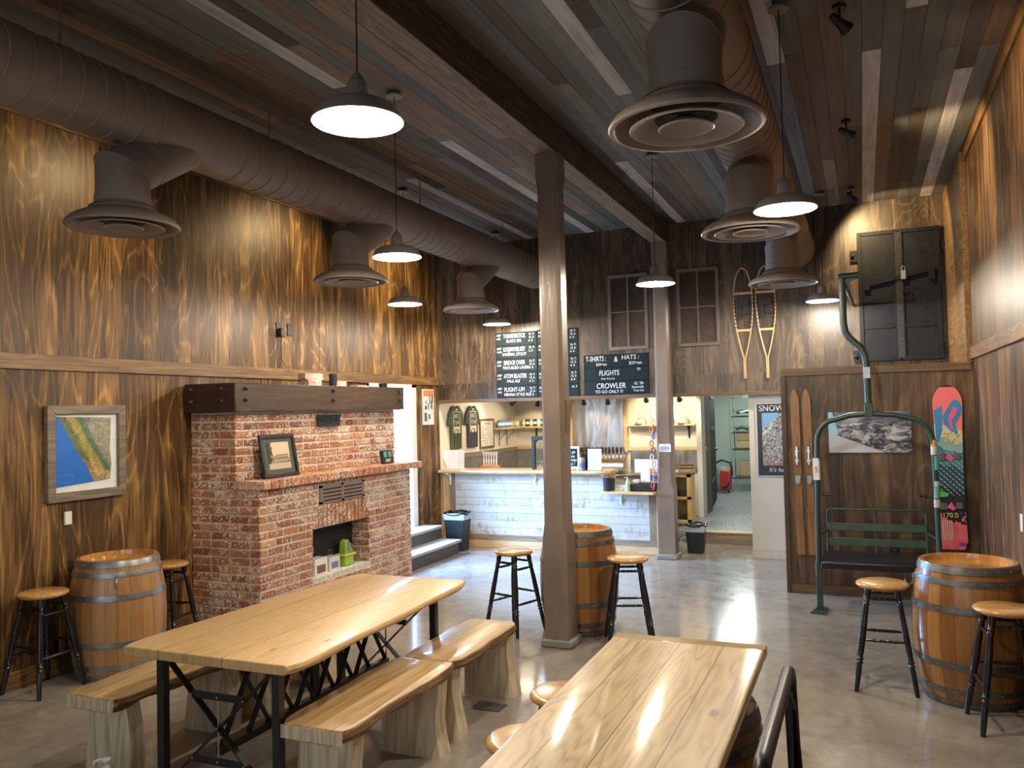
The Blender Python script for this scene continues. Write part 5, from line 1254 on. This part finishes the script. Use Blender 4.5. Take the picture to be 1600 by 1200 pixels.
# ---------------------------------------------------------------- things on the bar
ZB = 1.079
t = thing('menu_holder', 'clear acrylic holder with white sheets at the left end of the bar', 'holder', (-5.50, 10.72, ZB))
for i, (dx, rz) in enumerate(((-.02, .15), (.06, -.1))): MB().prism([(-.04,0),(.12,0),(.13,.27),(-.16,.27)], .004, (dx, .05*i, 0), (math.cos(rz), math.sin(rz), 0)).build('sheet', M['paper'], t)
box(-.13, .18, -.03, .10, 0, .012).build('base', M['white'], t)
t = thing('tap_tower', 'row of white bottle taps on an orange wooden block behind the bar', 'bottle rack', (-5.06, 11.1, ZB-.02))
box(-.14, .14, -.05, .05, 0, .05).build('block', plain('orange_block', (.55, .2, .08), .4), t, bevel=.004)
for i in range(6): MB().lathe([(.010, 0), (.010, .04), (.014, .06), (.008, .12), (.015, .17), (.015, .185), (.006, .19)], 10, (-.10+i*.04, 0, .05)).build('bottle', M['white'], t)
box(-.13, .13, -.012, .012, .236, .246).build('top_rail', M['white'], t)
struct(box(-5.45, -3.3, 11.05-.1, 11.3, .95, 1.055).build('trim_15', M['stainless'])) if 0 else None
o = box(-5.55, -3.25, 10.985, 11.35, .90, 1.058).build('under_bar_shelf', M['stainless']); tag(o, 'stainless service shelf directly behind the bar top', 'shelf')
t = thing('beverage_dispenser', 'black upright stand holding clear pouring glasses left of the front post', 'glass stand', (-4.16, 10.78, ZB))
box(-.10, -.06, -.03, .03, 0, .40).build('stand', M['blackp'], t); box(-.10, .09, -.04, .04, .40, .46).build('top', M['blackp'], t, bevel=.004)
GL = N('clear_glass').set(color=(.9, .95, .95), rough=.03, trans=1.0)
for x in (-.03, .045): MB().lathe([(.02, .0), (.032, .005), (.034, .12), (.03, .30), (.036, .38), (.034, .38), (.028, .30), (.031, .12), (.02, .01)], 20, (x, 0, 0)).build('glass', GL, t)
t = thing('chalk_stand', 'white framed small chalkboard stand on the bar right of the front post', 'sign', (-3.63, 10.68, ZB))
f = MB(); f.box(-.115, .085, -.008, .008, .02, .05).box(-.115, .085, -.008, .008, .29, .32).box(-.115, -.09, -.008, .008, .05, .29).box(.06, .085, -.008, .008, .05, .29).box(-.11, -.08, -.03, .06, 0, .02).box(.05, .08, -.03, .06, 0, .02); f.build('frame', M['white'], t)
box(-.09, .06, -.004, .004, .05, .29).build('board', M['chalk'], t)
for s_, z in (('to go', .23), ('from', .17), ('drinks', .12), ('out !', .07)): text(s_, .055, 'chalk_text', M['chalkline'], t, (-.075, -.0045, z), ext=.0006, sx=.9)
t = thing('display_can', 'single blue and silver can on the bar beside the chalk stand', 'can', (-3.50, 10.66, ZB)); MB().lathe([(.033, 0), (.040, .008), (.040, .145), (.034, .165), (.034, .17)], 20).build('body', M['galv'], t); MB().lathe([(.0405, .03), (.0405, .10)], 20, cap=False).build('band', plain('can_label_blue', (.08, .12, .40), .4), t)
o = box(-.07, .07, -.03, .03, 0, .225).build('menu_box', M['blackp'], bevel=.004, loc=(-3.475, 10.80, ZB)); tag(o, 'black upright box behind the can on the bar', 'box')
t = thing('paper_sign', 'white printed sheet in a stand at the right end of the bar', 'sign', (-3.33, 10.66, ZB))
MB().box(-.095, .095, -.003, .003, .0, .285).build('sheet', M['paper'], t, rot=(-.10, 0, 0)); 
for i in range(9): box(-.07, .07-.03*(i % 3), -.0045, -.003, .235-i*.018, .24-i*.018).build('print_line', plain('print_blue_grey', (.25, .28, .42), .6), t, rot=(-.10, 0, 0))
box(-.10, .10, -.02, .06, 0, .004).build('base', M['blackp'], t)
ZS = .838
t = thing('bucket', 'dark round tub with handle on the low bar shelf', 'bucket', (-3.06, 10.40, ZS)); MB().lathe([(.001, .002), (.072, 0), (.082, .16), (.076, .16), (.066, .01)], 24, cap=False).build('body', plain('dark_tub', (.025, .025, .035), .3), t); MB().tube([(-.08, 0, .15), (-.05, -.06, .185), (.03, -.07, .19), (.08, 0, .15)], .004, 6).build('handle', M['blackp'], t)
MB().lathe([(.0745, .04), (.0785, .11)], 24, cap=False).build('label', plain('tub_label', (.10, .14, .28), .4), t)
t = thing('sanitizer_bottle', 'green hand sanitizer pump bottle on the low bar shelf', 'bottle', (-2.80, 10.36, ZS)); MB().lathe([(.001, 0), (.027, 0), (.03, .01), (.03, .11), (.015, .135), (.012, .145)], 20).build('body', plain('gel_green', (.38, .62, .36), .15), t); MB().lathe([(.012, .14), (.012, .16), (.005, .162), (.005, .175), (.010, .18), (.001, .184)], 12).tube([(0,0,.178), (-.03,-.01,.178), (-.035,-.01,.168)], .005, 6).build('pump', M['white'], t)
o = box(-.055, .055, -.03, .03, 0, .03).build('card_tray', M['white'], bevel=.006, loc=(-2.93, 10.42, ZS)); tag(o, 'small white tray between the tub and green bottle', 'tray')
t = thing('cash_drawer', 'black cash drawer on the low bar shelf under the tablet', 'cash drawer', (-2.585, 10.52, ZS+.002)); box(-.20, .135, -.16, .20, 0.002, .095).build('body', M['blackp'], t, bevel=.006); box(-.185, .12, -.164, -.16, .015, .08).build('front', M['blackp'], t, bevel=.002)
t = thing('tablet_register', 'white tablet register screen on stand above the cash drawer', 'register', (-2.60, 10.50, ZS+.096)); MB().prism([(-.15,.13),(.15,.13),(.16,.30),(-.16,.30)], .018, (0,.02,0), (1,0,0), (0,.18,1), (0,1,-.18)).build('screen', M['white'], t, bevel=.006)
MB().prism([(-.06,.0),(.07,.0),(.06,.20),(-.055,.20)], .03, (0,-.035,0), (1,0,0), (0,.15,1)).build('stand', M['white'], t, bevel=.005); box(-.10, .16, -.05, .1, 0, .015).build('foot', M['galv'], t, bevel=.004)
box(-.14, -.06, -.11, -.03, .0, .05).build('receipt_printer', M['white'], t, bevel=.01)
# string of coloured clips hanging by the far post
t = thing('hanging_string', 'string of colourful carabiners and tags hanging at the left of the far post', 'hanging string', (-2.455, 10.33, 0))
MB().cyl((0,0,.86), (0,0,2.035), .003, n=6).build('cord', M['white'], t)
rk = random.Random(6); cc_ = [(.75,.2,.05), (.05,.15,.6), (.6,.05,.08), (.05,.06,.08), (.6,.6,.6), (.65,.3,.1)]
for i in range(11):
    z = .92+i*.088; c_ = cc_[(i*5+2) % 6]
    MB().tube([(.022*math.cos(a)+(.01 if i % 2 else -.012), .012*math.sin(i), z+.036*math.sin(a)) for a in [j*PI/6 for j in range(12)]], .008, 6, closed=True).build('carabiner', plain('clip_%d' % i, c_, .35), t)
# white cable beside the bar end
o = MB().tube([(-2.47, 10.61, .79), (-2.48, 10.60, .72), (-2.455, 10.59, .66), (-2.44, 10.60, .60)], .008, 8).build('cable', M['white']); tag(o, 'white cable drooping from the low bar shelf beside the far post', 'cable')

# glass fronted cabinet, boards on top, bins
t = thing('glass_cabinet', 'yellow wood cabinet with two small glass doors behind the far post', 'cabinet', (-2.52, 12.2, .20))
f = MB(); f.box(-.19, -.16, -.01, .0, 0, .72).box(.11, .17, -.01, .0, 0, .72).box(-.19, .17, -.01, 0, 0, .05).box(-.19, .17, -.01, 0, .67, .72).box(-.19, .17, -.01, 0, .345, .385)
yw = wood('yellow_wood', (.50, .30, .09), (.68, .44, .16), (.78, .55, .24), 'z', 1, .35)
f.build('door_frame', yw, t); box(-.19, .17, .0, .30, 0, .02).build('floor_panel', yw, t)
MB().box(.155, .17, 0, .30, .02, .72).box(-.19, -.175, 0, .30, .02, .72).box(-.175, .155, .285, .30, .02, .72).box(-.175, .155, 0, .285, .35, .37).box(-.19, .17, 0, .30, .70, .72).build('carcass', yw, t)
for z0, z1 in ((.05, .345), (.385, .67)): box(-.16, .11, -.007, -.004, z0, z1).build('pane', GL, t)
for sx in (-.17, .15):
    for sy in (.02, .27): box(sx-.015, sx+.015, sy-.015, sy+.015, -.20, 0).build('leg', yw, t)
rg = random.Random(3)
g0 = None
for i in range(10):
    x = -2.66+(i % 5)*.052; z = .221 if i < 5 else .571; y = 12.26+rg.uniform(0, .1)
    if g0 is None: g0 = thing('small_glass', 'small glass inside the glass fronted cabinet', 'glass', (0,0,0), 0, 'glasses in the cabinet'); MB().lathe([(.016, 0), (.02, .10), (.018, .10), (.014, .01)], 10, cap=False).build('body', M['galv'], g0); o = g0
    else: o = copy_tree(g0)
    o.location = (x, y, z); o['label'] = 'small glass in the yellow cabinet, %s on its %s shelf' % (ordn[i % 5]+' from the left', 'lower' if i < 5 else 'upper')
t = thing('steel_sink_top', 'stainless shelf top above the yellow glass cabinet', 'counter', (-2.52, 12.2, .92)); box(-.22, .19, -.05, .30, 0, .04).build('top', M['stainless'], t, bevel=.004)
for i in range(4):
    o = box(-.10, .10, -.06, .06, 0, .022).build('serving_board', M['trim_dark'] if i % 2 else M['seat'], bevel=.004, loc=(-2.44+.006*i, 12.32, .961+i*.0225), rot=(0, 0, .05*i)); tag(o, '%s wooden tasting board in the stack on the stainless shelf' % ('lowest', 'second lowest', 'second highest', 'topmost')[i], 'board', 'stacked tasting boards')
def bin_(x, y, s_, h, lb, bagm, rim):
    t = thing('trash_can', lb, 'trash can', (x, y, 0)); a, b = s_*.78, s_
    vs = [(-a,-a*.8,0),(a,-a*.8,0),(a,a*.8,0),(-a,a*.8,0),(-b,-b*.8,h),(b,-b*.8,h),(b,b*.8,h),(-b,b*.8,h)]
    MB().add(vs, [(3,2,1,0),(0,1,5,4),(1,2,6,5),(2,3,7,6),(3,0,4,7),(4,5,6,7)]).build('body', M['bin'], t, bevel=.012, seg=2)
    c = b*1.03; c0 = b*.985
    MB().add([(-c0,-c0*.8,h-.075),(c0,-c0*.8,h-.075),(c0,c0*.8,h-.075),(-c0,c0*.8,h-.075),(-c,-c*.8,h+.004),(c,-c*.8,h+.004),(c,c*.8,h+.004),(-c,c*.8,h+.004)], [(0,1,5,4),(1,2,6,5),(2,3,7,6),(3,0,4,7)]).build('liner_cuff', bagm, t)
    q = MB(); n = 24
    q.tube([(c*math.copysign(abs(math.cos(a_))**.5, math.cos(a_)), c*.8*math.copysign(abs(math.sin(a_))**.5, math.sin(a_)), h+.012+.012*math.sin(5*a_)) for a_ in [2*PI*i/n for i in range(n)]], .018, 6, closed=True)
    q.build('liner_rim', M['bagb'], t, ang=60); q = MB(); q.sphere((.01,0,h+.012), b*.55, 10, .25); q.build('liner_top', M['bagb'], t)
bin_(-5.20, 10.28, .155, .50, 'tall black trash can with pale liner between the steps and the bar', M['bag'], 0)
bin_(-2.06, 10.93, .125, .35, 'small black trash can right of the far post below the cabinet', M['bag'], 0)

# ---------------------------------------------------------------- storage room seen through the doorway
t = thing('dark_door', 'open black panelled storage door with brown jamb', 'door', (0,0,.15))
MB().box(-2.43, -2.375, 13.63, 14.15, 0, 2.2).build('jamb', M['trim_dark'], t)
dl = MB(); A, B_ = Vector((-2.425, 14.2, 0)), Vector((-2.60, 15.9, 0))
dl.bar((A.x, A.y, 1.04), (B_.x, B_.y, 1.04), .045, 2.04); dl.build('leaf', plain('door_black', (.005, .006, .006), .6, spec=.2), t, bevel=.004)
for z in (.45, 1.35, 1.9): MB().bar((A.x+.03, A.y+.1, z), (B_.x+.03, B_.y-.1, z), .012, .05).build('rail', M['black'], t)
MB().cyl((B_.x+.02, B_.y-.15, .95), (B_.x+.08, B_.y-.15, .95), .025).build('handle', M['galv'], t)
t = thing('wire_rack', 'chrome wire storage rack at the back of the storage room', 'rack', (-2.12, 17.6, .15))
for x in (-.38, .5):
    for y in (-.25, .25): MB().cyl((x, y, 0), (x, y, 1.93), .016, n=8).build('post', M['chrome'], t)
for z in (.28, .86, 1.20, 1.53, 1.92):
    w = MB(); w.box(-.38, .5, -.26, -.24, z-.02, z+.01).box(-.38, .5, .24, .26, z-.02, z+.01)
    for i in range(9): w.box(-.38, .5, -.25+i*.0625-.004, -.25+i*.0625+.004, z-.004, z+.004)
    w.box(-.385, -.37, -.25, .25, z-.01, z+.01).box(.49, .505, -.25, .25, z-.01, z+.01); w.build('wire_shelf', M['chrome'], t)
kraft = plain('cardboard', (.42, .29, .16), .8); dk = plain('dark_green_gear', (.03, .06, .045), .5)
for i, (x, z, sx, sz, mt_, lb) in enumerate(((0.02, .30, .26, .30, kraft, 'cardboard box on the bottom shelf of the wire rack'), (.02, .87, .30, .15, kraft, 'flat kraft package, lower of two on the wire rack'), (.0, 1.025, .28, .14, kraft, 'flat kraft package, upper of two on the wire rack'), (-.05, 1.22, .25, .10, dk, 'dark green gear bag on the wire rack above the packages'), (.0, 1.55, .28, .12, dk, 'dark gear with white stripe on the second highest rack shelf'), (-.25, 1.94, .07, .09, kraft, 'small kraft box on top of the wire rack'), (.10, 1.94, .20, .10, M['white'], 'white carton on top of the wire rack'))):
    r = thing('carton' if mt_ is not dk else 'gear_bag', lb, 'box' if mt_ is not dk else 'bag', (-2.12+x, 17.6, .15+z+.011)); (MB().box(-sx, sx, -.18, .18, 0, sz) if mt_ is not dk else MB().sphere((0,0,sz/2), sz/2, 12).tube([(-sx, -.1, sz*.4), (-sx*.5, -.12, sz*.75), (0, -.1, sz*.4), (sx*.6, -.12, sz*.8), (sx, -.1, sz*.4)], sz*.36, 10)).build('body', mt_, r, bevel=.01)
    if i == 4: MB().tube([(-.2, -.15, .05), (0, -.17, .09), (.2, -.15, .05)], .012, 6).build('stripe', M['white'], r)
t = thing('shop_vacuum', 'red and grey canister vacuum with black hose on the storage room floor', 'vacuum', (-2.66, 17.2, .15))
MB().lathe([(.001, .04), (.15, .04), (.17, .08), (.165, .30), (.15, .34)], 20).build('tank', plain('vac_grey', (.25, .21, .17), .5), t)
MB().box(-.03, .17, -.19, -.05, .06, .46).build('front_cover', plain('vac_red', (.50, .04, .03), .4), t, bevel=.03, seg=3)
MB().lathe([(.155, .34), (.16, .42), (.12, .50), (.001, .53)], 20).build('lid', plain('vac_lid', (.28, .33, .33), .4), t)
MB().tube([(-.20, -.05, .40), (-.16, -.10, .58), (.0, -.12, .66), (.17, -.10, .60), (.20, -.1, .40), (.12, -.20, .15), (.02, -.22, .12)], .022, 8).build('hose', M['blackp'], t)
for x in (-.12, .12): MB().lathe([(.001,-.015),(.03,-.015),(.03,.015),(.001,.015)], 12, (x, -.12, .03), (1,0,0)).build('caster', M['blackp'], t)

# ---------------------------------------------------------------- ski area poster on the white wall
t = thing('ski_area_poster', 'framed ski area map poster headed SNOW\'S on the white passage wall', 'poster', (-.895, 10.715, 1.47))
f = MB(); w2, h2 = .335, .455
f.box(-w2, w2, -.025, 0, -h2, -h2+.012).box(-w2, w2, -.025, 0, h2-.012, h2).box(-w2, -w2+.012, -.025, 0, -h2+.012, h2-.012).box(w2-.012, w2, -.025, 0, -h2+.012, h2-.012); f.build('frame', plain('silver_frame', (.6, .65, .7), .3, .4), t)
box(-w2+.012, w2-.012, -.018, -.002, -h2+.012, h2-.012).build('backing', plain('poster_navy', (.02, .025, .04), .35), t)
def trail():
    k = N('trail_map'); tc = k.n('ShaderNodeTexCoord'); sp = k.n('ShaderNodeSeparateXYZ'); k.l(tc.outputs['Object'], sp.inputs[0]); x, z = sp.outputs[0], sp.outputs[2]
    n = k.noise(k.coords(), 38, 4, .75); nb = k.noise(k.coords(), 5, 3, .6)
    top = k.math('GREATER_THAN', k.math('ADD', k.math('SUBTRACT', z, x), k.math('MULTIPLY', nb, .5)), .62)
    c = k.ramp(n, [(.42, (.07, .10, .08)), (.49, (.38, .36, .34)), (.62, (.62, .62, .62))])
    c = k.mix(top, c, (.16, .36, .58)); low = k.math('LESS_THAN', k.math('ADD', z, k.math('MULTIPLY', nb, .2)), -.17); c = k.mix(k.math('MULTIPLY', low, .6), c, (.30, .14, .09))
    return k.set(c, .3)
box(-.265, .30, -.0195, -.0181, -.32, .33).build('trail_map', trail(), t)
text("SNOW'S", .105, 'heading', M['chalkline'], t, (-.30, -.0195, .355), ext=.0008, sx=.92); text("It's happening", .075, 'tagline', M['chalkline'], t, (-.20, -.0195, -.395), ext=.0006, shear=.25)
MB().prism([(0,0),(.10,0),(.05,.05)], .001, (.0,-.0195,-.435)).build('logo_peak', M['bag'], t)
